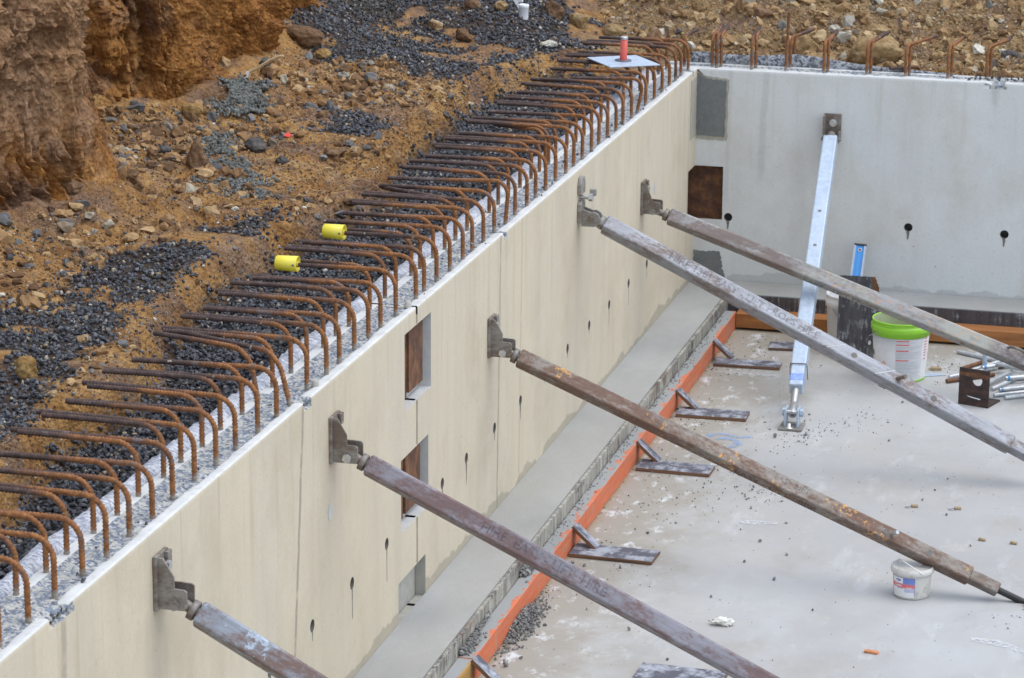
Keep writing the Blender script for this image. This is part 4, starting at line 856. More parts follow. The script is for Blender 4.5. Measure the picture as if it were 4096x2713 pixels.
# ================================================================== BRACES
def hexnut(b, c, axis, r, t):
    pts = [(r*math.cos(k*math.pi/3+.3), r*math.sin(k*math.pi/3+.3)) for k in range(6)]
    if axis == 'y': b.prism([(c[0]+p[0], c[2]+p[1]) for p in pts], c[1], c[1]+t, 'y')
    elif axis == 'x': b.prism([(c[1]+p[0], c[2]+p[1]) for p in pts], c[0], c[0]+t, 'x')
    else: b.prism([(c[0]+p[0], c[1]+p[1]) for p in pts], c[2], c[2]+t, 'z')
    return b
def tube_box(L, s, bev=.009):
    me = MB().box((0, -s/2, -s/2), (L, s/2, s/2)).mesh('tube'); return me
def brace(k, y0, A, ang, floor_x, zb, s, rho, tube_end, mat, label, cast=False):
    th = thing('wall_brace', label, 'brace', (0, y0, 0), 'braces propping the left wall')
    d = Vector((math.cos(ang), 0, -math.sin(ang))); A = Vector((A[0], y0, A[1]))
    pin = A-d*((A.x-.068)/d.x); bm = MAT['bracket_grey' if cast else 'bracket']
    # bracket on the wall
    if cast:
        MB().prism([(-.045, -.06), (.045, -.06), (.045, .035), (.03, .05), (-.03, .05), (-.045, .035)], .001, .022, 'x').xf(T(0, y0, zb+.07)).put('wall_plate', bm, th, bevel=.003)
        MB().prism([(-.045, 0), (.045, 0), (.045, .05), (.025, .085), (-.025, .085), (-.045, .05)], .001, .022, 'x').xf(T(0, y0, zb+.155)).put('wall_plate', bm, th, bevel=.004)
        b = MB().sweep([(.0, y0, zb+.137), (.05, y0, zb+.137)], .011, 12); hexnut(b, (.05, y0, zb+.137), 'x', .02, .02); b.put('anchor_bolt', MAT['zinc'], th)
        MB().box((.05, y0+.012, zb+.142), (.082, y0+.035, zb+.175)).put('lug', bm, th, bevel=.003)
        for sg in (-1, 1):
            P_ = [(.02, pin.z-.042), (pin.x+.012, pin.z-.042)]+[(pin.x+.012+.036*math.cos(t), pin.z-.004+.038*math.sin(t)) for t in np.linspace(-1.3, 1.9, 9)]+[(.02, pin.z+.048)]
            MB().prism(P_, y0+sg*.028-.006, y0+sg*.028+.006, 'y').put('ear', bm, th, bevel=.002)
    else:
        plate = MB().box((.001, y0-.055, zb-.01), (.013, y0+.055, zb+.172)).put('wall_plate', bm, th, bevel=.002)
        z = zb
        for sg in (-1, 1):
            P_ = [(.012, z-.006), (.100, z-.006), (.108, z+.004), (.108, z+.058), (.100, z+.064), (.066, z+.066)]
            P_ += [(.066, z+.105), (.03, z+.165), (.012, z+.165)] if k in (1, 2, 3) and sg < 0 else ([(.03, z+.16), (.012, z+.165)] if sg < 0 else [(.012, z+.066)])
            MB().prism(P_, y0+sg*.034-.004, y0+sg*.034+.004, 'y').put('ear', bm, th, bevel=.0015)
        if k != 2:
            b = MB().sweep([(.0, y0+.015, zb+.125), (.03, y0+.015, zb+.125)], .010, 12); hexnut(b, (.022, y0+.015, zb+.125), 'x', .017, .014); b.put('anchor_bolt', MAT['zinc'], plate)
        MB().prism([(y0+.02, zb+.125), (y0+.055, zb+.125), (y0+.055, zb+.168), (y0+.02, zb+.168)], .013, .026, 'x').put('plate_stop', bm, plate, bevel=.002)
    b = MB().sweep([(pin.x, y0-.046, pin.z), (pin.x, y0+.046, pin.z)], .010, 12); hexnut(b, (pin.x, y0-.052, pin.z), 'y', .018, .012); hexnut(b, (pin.x, y0+.040, pin.z), 'y', .018, .012)
    b.put('pin_bolt', MAT['zinc' if k in (3, 2) else 'bracket'], th)
    # eye rod, collar, tube
    M = frame(A, d)
    L0 = (pin-A).length
    b = MB().sweep([(-L0-.018, 0, 0), (-L0+.015, 0, 0), (-.02, 0, 0), (.03, 0, 0)], [.017, .019, .018, .018], 14); b.put('eye_rod', bm, th, M)
    b = MB().sweep([(-.018, 0, 0), (-.016, 0, 0), (.004, 0, 0), (.006, 0, 0)], [.030, .036, .036, .032], 8); b.put('collar', bm, th, M)
    L = (tube_end-A.x)/d.x; Mt = M @ Rx(rho)
    body = MB().box((.012, -s/2, -s/2), (L, s/2, s/2)).put('tube', MAT[mat], th, Mt, .0095); body.modifiers['bevel'].segments = 3
    if cast: MB().prism([(-s*.38, -s*.38), (s*.38, -s*.38), (s*.38, s*.38), (-s*.38, s*.38)], -.012, .014, 'x').put('end_cap', bm, th, Mt, .012)
    # inner tube, jack screw and foot
    Lf = (A.z-.022)/math.sin(ang); si = s-.016
    Li = min(L+.135, Lf-.06)
    inner = MB().box((L-.02, -si/2, -si/2), (Li, si/2, si/2)).put('inner_tube', MAT[mat if k != 3 else 'bracket'], th, Mt, .008)
    pts = []; rr = []; t = Li-.01
    while t < Lf+.06: pts.append((t, 0, 0)); rr.append(.0165 if len(pts) % 2 else .0138); t += .003
    MB().sweep(pts, rr, 12).put('jack_screw', MAT['thread'], th, M)
    f = A+d*Lf; b = MB().box((f.x+.055, y0-.06, .001), (f.x+.2, y0+.06, .011)); fp = b.put('foot_plate', bm, th, bevel=.002)
    for sg in (-1, 1): MB().prism([(f.x+.057, .011), (f.x+.14, .011), (f.x+.12, .055), (f.x+.062, .055)], y0+sg*.03-.004, y0+sg*.03+.004, 'y').put('ear', bm, fp)
    return body, Mt, A, d, s
def on_axis(B, x): return (x-B[2].x)/B[3].x
def tube_hole(B, x, r=.012, face='z'):
    th, Mt, A, d, s = B; t = on_axis(B, x); o = MB(); Mf = Mt @ (Rx(math.pi/2) if face == 'y' else Matrix.Identity(4))
    o.lathe([(r*1.45, s/2-.002), (r*1.35, s/2+.0016), (r, s/2+.0012), (r*.95, s/2+.0002), (0, s/2+.0002)], 20, (t, 0, 0)); ob = o.put('pin_hole', MAT['bracket'], th, Mf)
    MB().disc(r*.92, s/2+.0008, 20, (t, 0, 0)).put('hole_shadow', MAT['black_hole'], th, Mf)
def lettering(B, txt, x, size, mat, face='z', yoff=0., flip=False):
    th, Mt, A, d, s = B; t = on_axis(B, x); me = text_mesh(txt, size); me.materials.clear(); me.materials.append(MAT[mat])
    Mf = Mt @ (Rx(math.pi/2) if face == 'y' else Matrix.Identity(4)) @ T(t, yoff, s/2+.0009)
    if flip: Mf = Mf @ Rz(math.pi)
    put('lettering', me, None, th, Mf)
R_ = math.radians
B1 = brace(1, -8.855, (.122, 1.190), R_(28.2), 2.34, 1.206, .078, R_(50), 1.95, 'tube1', 'rusty brace with flaking blue paint, nearest and cut by the bottom edge')
B2 = brace(2, -7.045, (.124, 1.140), R_(25.0), 2.57, 1.150, .074, R_(54), 2.2, 'tube2', 'purple brown square steel brace, second nearest the camera')
B3 = brace(3, -4.748, (.121, .948), R_(22.3), 2.43, .955, .071, R_(44), 2.19, 'tube3', 'rusty steel brace flecked with orange paint, above the dirty white tub')
B4 = brace(4, -3.03, (.121, 1.188), R_(25.5), 2.61, 1.178, .079, R_(41), 2.2, 'tube4', 'blue grey steel brace with chalk lines and two grey cast brackets', True)
B5 = brace(5, -1.50, (.140, .898), R_(19.05), 2.74, .912, .080, R_(54), 2.3, 'tube5', 'mauve brown brace with pale peeling patch, farthest from the camera')
tube_hole(B3, 2.0); tube_hole(B3, 1.805, .011); tube_hole(B4, 1.40); tube_hole(B4, 1.80); tube_hole(B5, 1.80, .010, 'y')
def cross_pin(B, x, up, down, r, mat, slant=0.):
    th, Mt, A, d, s = B; t = on_axis(B, x); MB().sweep([(t-slant*down, 0, -s/2-down), (t, 0, 0), (t+slant*up, 0, s/2+up)], r, 12).put('lock_pin', MAT[mat], th, Mt)
cross_pin(B3, 1.81, .045, .01, .009, 'zinc', .9); cross_pin(B4, 1.60, .055, .03, .010, 'bracket', .9)
MB().box((-.02, -.018, -.075), (.02, .012, -.05)).put('pin_nut', MAT['bracket'], B4[0], B4[1] @ T(on_axis(B4, 1.575), 0, 0))
lettering(B2, 'HIRE  EASY - LIFT  HIRE', .58, .052, 'stencil', yoff=-.018); lettering(B4, 'HIRE 1381 EASY - LIFT PROPS HIRE', .46, .056, 'stencil', yoff=-.02)
lettering(B3, 'EASY - LIFT HIRE', 1.14, .055, 'stencil_dark', 'y', -.022); lettering(B5, 'EASY - LIFT PROPS', .92, .055, 'stencil_dark', 'y', -.022); lettering(B3, 'EASY LIFT', 1.3, .04, 'stencil', yoff=-.005)
for x, w in ((1.17, .003), (1.30, .002), (1.545, .003)):
    th, Mt, A, d, s = B4; t = on_axis(B4, x); MB().add([(t-.03, -s*.45, s/2+.0008), (t-.03+w*2, -s*.45, s/2+.0008), (t+.05+w*2, s*.45, s/2+.0008), (t+.05, s*.45, s/2+.0008)], [[0, 1, 2, 3]]).put('chalk_line', MAT['chalk'], th, Mt)
th, Mt, A, d, s = B5; t = on_axis(B5, 2.07)
MB().sweep([(t+.05*math.cos(a), .02, s/2+.005+.045*math.sin(a)) for a in np.linspace(.1, 3.0, 14)], .009, 8).put('pull_ring', MAT['bracket'], th, Mt)
for (t0, y) in ((.2, 0), ):
    pass

# galvanised brace on the back wall
gb = thing('wall_brace', 'pale blue galvanised brace leaning on the back wall with a threaded foot', 'brace', (1.01, -2.4, 0))
top = Vector((.825, -.085, 1.105)); foot = Vector((1.006, -2.36, .075)); d = foot-top; Lg = d.length; M = frame(top, d, (0, -.45, .9)); Mg = M
Ltube = Lg-.36
MB().box((.03, -.041, -.041), (Ltube, .041, .041)).put('tube', MAT['galv'], gb, M, .008)
MB().box((Ltube-.01, -.036, -.036), (Ltube+.165, .036, .036)).put('inner_tube', MAT['galv'], gb, M, .006)
MB().box((Ltube+.070, -.0368, -.0368), (Ltube+.135, .0368, .0368)).put('paint_band', MAT['blue_paint'], gb, M, .006)
b = MB(); q = Ltube
b.sweep([(q+.001, -.0415, .0425), (q+.001, .0415, .0425), (q+.004, .046, .03), (q+.04, .050, -.02), (q+.05, .052, -.03)], .0022, 6); b.sweep([(q+.001, -.0415, .0425), (q+.003, -.045, .02), (q+.01, -.046, -.03)], .0022, 6); b.put('spring_clip', MAT['thread'], gb, M)
pts = []; rr = []; t = Ltube+.15
while t < Lg-.075: pts.append((t, 0, 0)); rr.append(.0205 if len(pts) % 2 else .0182); t += .0035
pts += [(t, 0, 0), (t+.001, 0, 0), (Lg+.012, 0, 0)]; rr += [.0182, .0215, .0215]
MB().sweep(pts, rr, 16).put('jack_screw', MAT['zinc'], gb, M)
MB().sweep([(Lg+.0115, 0, 0), (Lg+.0128, 0, 0)], .0095, 14).put('screw_bore', MAT['black_hole'], gb, M)
fx_, fy_ = foot.x, foot.y
fpg = MB().box((fx_-.062, fy_-.085, .001), (fx_+.062, fy_+.06, .012)).put('foot_plate', MAT['bracket_grey'], gb, bevel=.003)
for sg in (-1, 1): MB().box((fx_+sg*.033-.005, fy_-.05, .012), (fx_+sg*.033+.005, fy_+.035, .108)).put('ear', MAT['galv'], fpg, bevel=.002)
MB().sweep([(fx_-.055, fy_-.005, .082), (fx_+.06, fy_-.005, .082)], .012, 14).put('pin_bolt', MAT['zinc'], gb)
b = MB(); hexnut(b, (fx_+.04, fy_-.005, .082), 'x', .021, .018); b.put('nut', MAT['galv'], gb)
b = MB(); hexnut(b, (fx_-.052, fy_-.005, .082), 'x', .021, .012); b.put('nut', MAT['galv'], gb)
b = MB(); b.lathe([(.024, 0), (.024, .004), (.011, .005), (.011, .024), (0, .026)], 16, (fx_-.008, fy_-.062, .012)); b.put('anchor_bolt', MAT['zinc'], fpg)
MB().box((.772, -.014, 1.085), (.872, -.001, 1.232)).put('wall_plate', MAT['bracket'], gb, bevel=.002)
MB().box((.774, -.085, 1.07), (.784, -.014, 1.225)).put('ear', MAT['bracket'], gb, bevel=.002); MB().box((.862, -.085, 1.07), (.872, -.014, 1.135)).put('ear', MAT['bracket'], gb, bevel=.002)
b = MB().sweep([(.825, -.014, 1.178), (.825, -.022, 1.178)], .023, 18); b.sweep([(.825, -.022, 1.178), (.825, -.040, 1.178)], [.015, .012], 14); b.put('anchor_bolt', MAT['zinc'], gb)
MB().sweep([(.765, -.065, 1.09), (.882, -.065, 1.09)], .011, 12).put('pin_bolt', MAT['bracket'], gb)
MB().sweep([(-.03, 0, 0), (.04, 0, 0)], [.024, .03], 16).put('eye_rod', MAT['bracket'], gb, M)
for tt in (.78, 1.1): MB().disc(.011, .0418, 16, (tt*1.0, .0, 0)).put('pin_hole', MAT['black_hole'], gb, M)
o = MB().box((-.022, -.011, -.010), (.022, .011, .010)).put('padlock', MAT['wood_raw'], None, Mg @ T(Ltube-.22, 0, .056) @ Rz(.9) @ Ry(.1), .003); tag(o, 'small tan wooden wedge stuck on the galvanised brace', 'wedge'); o.name = 'wood_wedge'
# ================================================================== THINGS ON THE SLAB
def arc_patch(r0, z0, r1, z1, a0, a1, n=14, rows=1, c=(0, 0)):
    """patch of a slightly conical surface between angles a0, a1 (radians from -y, towards +x)"""
    b = MB(); V = []
    for j in range(rows+1):
        t = j/rows; r = r0+(r1-r0)*t; z = z0+(z1-z0)*t
        for i in range(n+1):
            a = a0+(a1-a0)*i/n; V.append((c[0]+r*math.sin(a), c[1]-r*math.cos(a), z))
    F = [[j*(n+1)+i, j*(n+1)+i+1, (j+1)*(n+1)+i+1, (j+1)*(n+1)+i] for j in range(rows) for i in range(n)]
    b.add(V, F, True); return b
def bend(me, rfun, a0, z0, off):
    """wrap a flat text mesh (x right, y up) round a bucket"""
    for v in me.vertices:
        z = z0+v.co.y; r = rfun(z)+off; a = a0+v.co.x/r; v.co = (r*math.sin(a), -r*math.cos(a), z)
    return me
def bail(b, R_in, z, ang, drop, r=.0028, n=22, tilt=0.):
    pts = []
    for i in range(n+1):
        t = math.pi*i/n; pts.append((R_in*math.cos(t)*math.cos(ang)-math.sin(t)*drop*math.sin(ang)*.9, R_in*math.cos(t)*math.sin(ang)+math.sin(t)*drop*math.cos(ang)*.9, z-math.sin(t)*tilt))
    b.sweep(pts, r, 6); return b
# green and white pail
gp = thing('bucket', 'white paint pail with lime green rim and red printed label', 'bucket', (1.42, -1.225, 0))
def rb(z): return .1385+.0185*(z/.30)
Mb = T(1.42, -1.225, 0) @ Matrix.Diagonal((1, 1, .87, 1))
MB().lathe([(.1395, .012), (.142, .04), (.1568, .300), (.1565, .30), (.150, .29), (.1365, .03), (0, .028)], 56).put('body', MAT['white_plastic'], gp, Mb)
MB().lathe([(.10, .001), (.135, .0), (.1405, .004), (.1405, .013), (.138, .014)], 56).put('base_ring', MAT['green_plastic'], gp, Mb)
rim = MB().lathe([(.1585, .292), (.1600, .292), (.1600, .318), (.1665, .322), (.1680, .326), (.1680, .352), (.1655, .356), (.1600, .357), (.1600, .376), (.1625, .380), (.1620, .387), (.1575, .388), (.1545, .384), (.1545, .30)], 64).put('rim', MAT['green_plastic'], gp, Mb)
MB().lathe([(.1540, .384), (.149, .30), (.138, .05), (0, .045)], 48).put('inside', MAT['bucket_inside'], gp, Mb)
for k in range(26):
    a = 2*math.pi*k/26; MB().add([(.1602*math.cos(a-.008), .1602*math.sin(a-.008), .294), (.1602*math.cos(a+.008), .1602*math.sin(a+.008), .294), (.1655*math.cos(a+.008), .1655*math.sin(a+.008), .321), (.1655*math.cos(a-.008), .1655*math.sin(a-.008), .321)], [[0, 1, 2, 3]]).put('rim_rib', MAT['green_plastic'], rim, Mb)
lab = arc_patch(rb(.022)+.0008, .022, rb(.288)+.0008, .288, -.06, 1.02, 18).put('label_panel', MAT['label_grey'], gp, Mb)
for i, z in enumerate((.278, .254, .213, .150)):
    arc_patch(rb(z)+.0014, z-.0035, rb(z)+.0014, z+.0035, -.03, .42+.02*(i % 2), 8).put('red_heading', MAT['print_red'], lab, Mb)
for i in range(26):
    z = .268-.0094*i
    if min(abs(z-q) for q in (.278, .254, .213, .150)) < .006: continue
    arc_patch(rb(z)+.0013, z-.0014, rb(z)+.0013, z+.0014, -.03, .95-.25*((i*37) % 5 == 0)-.05*((i*13) % 3), 10).put('print_line', MAT['print_grey'], lab, Mb)
lab2 = arc_patch(rb(.022)+.0009, .022, rb(.288)+.0009, .288, 1.08, 1.5, 8).put('label_panel', MAT['label_white'], gp, Mb)
for z in (.283, .262, .243, .226, .206, .188, .170, .146): arc_patch(rb(z)+.0014, z-.003, rb(z)+.0014, z+.003, 1.12, 1.3, 5).put('red_heading', MAT['print_red'], lab2, Mb)
arc_patch(rb(.15)+.001, .15, rb(.185)+.001, .185, -1.45, -1.12, 6).put('dark_picture', MAT['print_dark'], gp, Mb)
b = MB()
for i, (u, w) in enumerate(((0, 0), (-.018, -.012), (.018, -.012), (-.012, .014), (.012, .014), (0, .028), (-.03, -.03), (.03, -.034), (0, -.026))):
    b.V += []; q = arc_patch(rb(.12)+.0014, .10+w, rb(.12)+.0014, .112+w, -.56+u*5, -.50+u*5, 2); b.add(q.V, q.F)
b.put('orange_motif', MAT['print_orange'], gp, Mb)
b = MB(); b.sweep([(-.158*math.sin(.75)-.002, -.160*math.cos(.75), .315), (-.160, -.085, .285), (-.172, -.02, .262)], .003, 6); b.put('handle_wire', MAT['wire'], gp, Mb)
MB().sweep([(-.170, -.03, .212), (-.176, .03, .205)], .008, 8).put('handle_grip', MAT['white_plastic'], gp, Mb)
# white pail behind the board
wp = thing('bucket', 'plain white pail half hidden behind the leaning black board', 'bucket', (1.06, -.66, 0)); Mb = T(1.06, -.66, 0)
MB().lathe([(.10, .001), (.126, .0), (.129, .004), (.140, .245), (.148, .247), (.149, .288), (.144, .290), (.1435, .306), (.146, .309), (.145, .316), (.139, .316), (.137, .30), (.128, .02), (0, .018)], 56).put('body', MAT['white_plastic'], wp, Mb)
MB().sweep([(-.095, -.112, .262), (-.085, -.122, .235), (-.05, -.142, .185)], .003, 6).put('handle_wire', MAT['wire'], wp, Mb)
arc_patch(.1355, .178, .1356, .187, -1.15, -1.08, 3).put('blue_dot', MAT['blue_dye'], wp, Mb)
# leaning black board
bo = thing('form_board', 'black form plywood board standing on edge against the white pail', 'plywood', (1.105, -.9, 0))
M = frame((1.018, -.93, .0005), (.94, .0, 0), (0, .05, .33))
P_ = ragged([(0, 0), (.226, 0), (.223, .40), (.208, .45), (.198, .474), (0, .472)], 9, .0012, 8)
MB().prism(P_, -.009, .009, 'y').put('board', MAT['packer_black'] if 'packer_black' in MAT else MAT['formply_back'], bo, M)
MB().prism(ragged([(.186, .376), (.227, .375), (.224, .415), (.209, .452), (.199, .475), (.180, .472), (.190, .42)], 10, .002, 5), -.0105, .0085, 'y').put('broken_edge', MAT['rustplate'], bo, M)
# blue spirit level standing on the back ledge
lv = thing('spirit_level', 'blue aluminium spirit level standing upright on the back ledge', 'level', (1.0, -.2, LEDGE))
M = frame((1.005, -.225, LEDGE+.001), (.05, .52, 1.0), (1, 0, 0)); Ll = .318
M = frame((1.010, -.20, LEDGE+.001), (.045, .42, 1.0), (0, -1, .3))
MB().box((0, -.036, -.012), (Ll-.014, -.024, .012)).put('edge_rail', MAT['alu'], lv, M); MB().box((0, .024, -.012), (Ll-.014, .036, .012)).put('edge_rail', MAT['alu'], lv, M)
MB().box((0, -.0238, -.004), (Ll-.014, .0238, .005)).put('web', MAT['blue_alu'], lv, M); MB().box((.0, -.012, .005), (Ll-.06, .012, .0075)).put('web_rib', MAT['blue_alu'], lv, M, .002)
MB().box((Ll-.0138, -.0365, -.0125), (Ll-.004, .0365, .0125)).put('end_cap', MAT['black_plastic'], lv, M, .002); MB().box((Ll-.004, -.036, -.012), (Ll+.004, .036, .012)).put('end_plate', MAT['grout_joint'], lv, M, .002)
MB().lathe([(.007, .0055), (.007, .0085), (.0125, .0085), (.0125, .0055)], 20, (Ll-.040, 0, 0)).put('hang_hole', MAT['alu'], lv, M); MB().disc(.007, .0058, 16, (Ll-.040, 0, 0)).put('hole_shadow', MAT['black_hole'], lv, M)
# rusty angle bracket
ab = thing('angle_bracket', 'dark rusty steel angle with a round hole standing on the slab', 'bracket', (1.88, -1.70, 0))
M = frame((1.797, -1.682, 0), (.165, -.053, 0)); W_, Hh_ = .174, .205; b = MB(); cxh, czh, rh = .105, .143, .029; n = 28; V = []; F = []
for yy in (0, .010):
    V += [(cxh+rh*math.cos(2*math.pi*k/n), yy, czh+rh*math.sin(2*math.pi*k/n)) for k in range(n)]
    for k in range(n):
        c, s_ = math.cos(2*math.pi*k/n), math.sin(2*math.pi*k/n); m = 1/max(abs(c)/((W_-cxh) if c > 0 else cxh), abs(s_)/((Hh_-czh) if s_ > 0 else czh)); V.append((cxh+m*c, yy, czh+m*s_))
for k in range(n):
    j = (k+1) % n; F += [[k, j, n+j, n+k], [2*n+k, 3*n+k, 3*n+j, 2*n+j], [k, 2*n+k, 2*n+j, j], [n+k, n+j, 3*n+j, 3*n+k]]
b.add(V, F)
for (cx_, cz_) in ((0, 0), (W_, 0), (W_, Hh_), (0, Hh_)):
    ks = sorted(range(n), key=lambda k: (V[n+k][0]-cx_)**2+(V[n+k][2]-cz_)**2)[:2]
    for yy in (0, .010): b.add([(V[n+ks[0]][0], yy, V[n+ks[0]][2]), (cx_, yy, cz_), (V[n+ks[1]][0], yy, V[n+ks[1]][2])], [[0, 1, 2]])
    b.add([(V[n+ks[0]][0], 0, V[n+ks[0]][2]), (cx_, 0, cz_), (cx_, .01, cz_), (V[n+ks[0]][0], .01, V[n+ks[0]][2])], [[0, 1, 2, 3]]); b.add([(V[n+ks[1]][0], 0, V[n+ks[1]][2]), (cx_, 0, cz_), (cx_, .01, cz_), (V[n+ks[1]][0], .01, V[n+ks[1]][2])], [[0, 1, 2, 3]])
b.put('upright_plate', MAT['darkrust'], ab, M); MB().box((0, .0102, .0005), (W_, .165, .010)).put('base_plate', MAT['darkrust'], ab, M, .0015)
MB().add([(.05, -.0006, .052), (.075, -.0006, .046), (.125, -.0006, .040), (.128, -.0006, .046), (.09, -.0006, .050), (.052, -.0006, .0545)], [list(range(6))]).put('scratch', MAT['paper'], ab, M)
MB().add([(0, -.0006, .164), (W_, -.0006, .158), (W_, -.0006, .178), (W_*.7, -.0006, .186), (0, -.0006, .182)], [list(range(5))]).put('fresh_rust_band', MAT['rustplate'], ab, M)
# galvanised ribbed dowels in a loose pile
def rod(p0, p1, r, mat, ribs=True):
    p0, p1 = Vector(p0), Vector(p1); L = (p1-p0).length; n = int(L/.004); b = MB()
    b.sweep([(L*i/n, 0, 0) for i in range(n+1)], [r*(1.12 if ribs and i % 4 < 2 and 0 < i < n else .96) for i in range(n+1)], 10)
    return b, frame(p0, p1-p0)
RODS = [((1.681, -.653, .012), (1.965, -.82, .012), .0125, 'galv', 1, 'long ribbed galvanised dowel lying apart behind the pile'), ((1.99, -1.393, .012), (2.28, -1.17, .012), .0115, 'galv', 1, 'ribbed dowel with blue green tip at the front of the pile'),
  ((1.971, -1.506, .011), (2.29, -1.27, .011), .0115, 'galv', 0, 'smooth front dowel reaching furthest left beside the angle'), ((2.033, -1.537, .0115), (2.32, -1.33, .0115), .012, 'galv', 1, 'ribbed dowel nearest the camera in the pile'),
  ((2.006, -1.229, .035), (2.27, -1.07, .035), .013, 'galv', 0, 'dowel with a bright blue ring at its end'), ((1.915, -1.32, .024), (2.04, -1.02, .030), .013, 'galv', 0, 'smooth dowel lying crosswise just right of the angle'), ((1.948, -1.385, .012), (2.08, -1.08, .012), .012, 'galv', 1, 'ribbed dowel lying crosswise below the smooth one'),
  ((1.937, -1.014, .055), (2.25, -1.19, .062), .013, 'galv', 0, 'shiny smooth dowel on top of the pile pointing right'), ((1.69, -1.298, .013), (1.93, -1.09, .013), .0125, 'rustplate', 0, 'rusty round bar poking out left of the angle'), ((1.693, -1.206, .012), (1.93, -.94, .012), .0115, 'galv', 1, 'ribbed dowel just behind the rusty bar'),
  ((1.745, -1.03, .014), (1.838, -.865, .016), .014, 'rustplate', 0, 'short rusty bar behind the angle bracket'), ((1.80, -1.03, .012), (1.94, -.80, .014), .0115, 'galv', 1, 'ribbed dowel running back behind the short rusty bar'), ((1.90, -.965, .013), (2.06, -.76, .013), .0135, 'rustplate', 0, 'rusty bar lying under the back of the pile'),
  ((1.945, -.93, .03), (2.15, -.80, .03), .012, 'galv', 1, 'ribbed dowel at the back right of the pile'), ((1.98, -1.00, .04), (2.25, -.90, .035), .012, 'galv', 1, 'ribbed dowel across the upper right of the pile'), ((2.05, -1.14, .013), (2.3, -1.0, .013), .012, 'galv', 1, 'ribbed dowel under the blue ringed one'), ((1.86, -1.06, .04), (1.97, -.98, .045), .012, 'galv', 0, 'short dowel with a blue end on the pile')]
for p0, p1, r, m, rb_, lb in RODS:
    b, M = rod(p0, p1, r, m, rb_); c = Vector(p0)
    o = thing('dowel_bar', lb, 'bar', c, 'loose dowels on the slab'); b.put('shaft', MAT['rod_zinc' if m == 'galv' else m], o, M)
    if 'blue' in lb:
        MB().sweep([(.004, 0, 0), (.018, 0, 0)], r*1.1, 12).put('blue_ring', MAT['blue_dye'], o, M @ T(.006, 0, 0))
MB().sweep([(0, 0, 0), (.004, .01, .125)], .0135, 14).put('pipe', MAT['galv'], thing('pipe_offcut', 'pale pipe standing upright behind the angle bracket', 'pipe', (1.862, -.955, .001)), T(1.862, -.955, .03))
# dirty white tub with printed label
tb = thing('tub', 'dirty white plastic tub with a Caviar label under the orange flecked brace', 'tub', (1.938, -4.775, 0)); Mb = T(1.938, -4.775, 0) @ Rz(.0)
def rt(z): return .079+.0075*(z/.13)
MB().lathe([(.06, .001), (.074, .0), (.079, .006), (.0795, .02), (.0845, .094), (.0865, .110), (.0935, .112), (.0950, .116), (.0950, .128), (.0935, .1315), (.088, .133), (.084, .131), (.078, .02), (0, .016)], 56).put('body', MAT['dirty_white'], tb, Mb)
MB().lathe([(.0925, .1320), (.0915, .138), (.0875, .1385), (.0845, .1345), (.030, .1335), (0, .1335)], 48).put('lid', MAT['dirty_white'], tb, Mb)
b = MB(); bail(b, .096, .124, 2.2, .05, .0030, 22, -.035); b.put('handle', MAT['white_plastic'], tb, Mb)
a0, a1 = -1.18, .26
sheet = arc_patch(rt(.012)+.0006, .012, rt(.1)+.0006, .103, a0+.06, a1, 16).put('label_sheet', MAT['label_white'], tb, Mb)
arc_patch(rt(.06)+.0012, .055, rt(.075)+.0012, .074, a0+.06, a1, 14).put('red_band', MAT['print_pink'], sheet, Mb)
arc_patch(rt(.08)+.0012, .0745, rt(.1)+.0012, .102, -.36, a1, 8).put('label_photo', MAT['print_photo'], sheet, Mb)
for z in (.050, .046, .042, .038): arc_patch(rt(z)+.0012, z-.0014, rt(z)+.0012, z+.0010, -.28, a1-.02, 8).put('print_line', MAT['print_lilac'], sheet, Mb)
arc_patch(rt(.052)+.0012, .0515, rt(.052)+.0012, .053, -.74, -.36, 6).put('print_line', MAT['print_blue'], sheet, Mb)
b = MB(); n = 20; V = []
for k in range(n):
    z = .0885+.0052*math.sin(2*math.pi*k/n); a = -.66+.17*math.cos(2*math.pi*k/n); r = rt(z)+.0013; V.append((r*math.sin(a), -r*math.cos(a), z))
b.add(V, [list(range(n))]); b.put('oval_logo', MAT['print_blue'], sheet, Mb)
for a, z0, z1 in ((a0+.06, .022, .103), (a1, .022, .103)): arc_patch(rt(z0)+.0013, z0, rt(z1)+.0013, z1, a-.012, a+.012, 2).put('label_border', MAT['print_blue'], sheet, Mb)
arc_patch(rt(.103)+.0013, .1022, rt(.104)+.0013, .1036, a0+.06, a1, 14).put('label_border', MAT['print_blue'], sheet, Mb)
for txt, sz, a, z, m in (('Caviar', .0155, -.90, .0605, 'label_white'), ('Ocean', .0062, -.80, .0865, 'label_white'), ('Spread', .008, -.16, .0565, 'label_white')):
    me = text_mesh(txt, sz); me.materials.clear(); me.materials.append(MAT[m]); put('lettering', bend(me, rt, a, z, .0018), None, sheet, Mb)
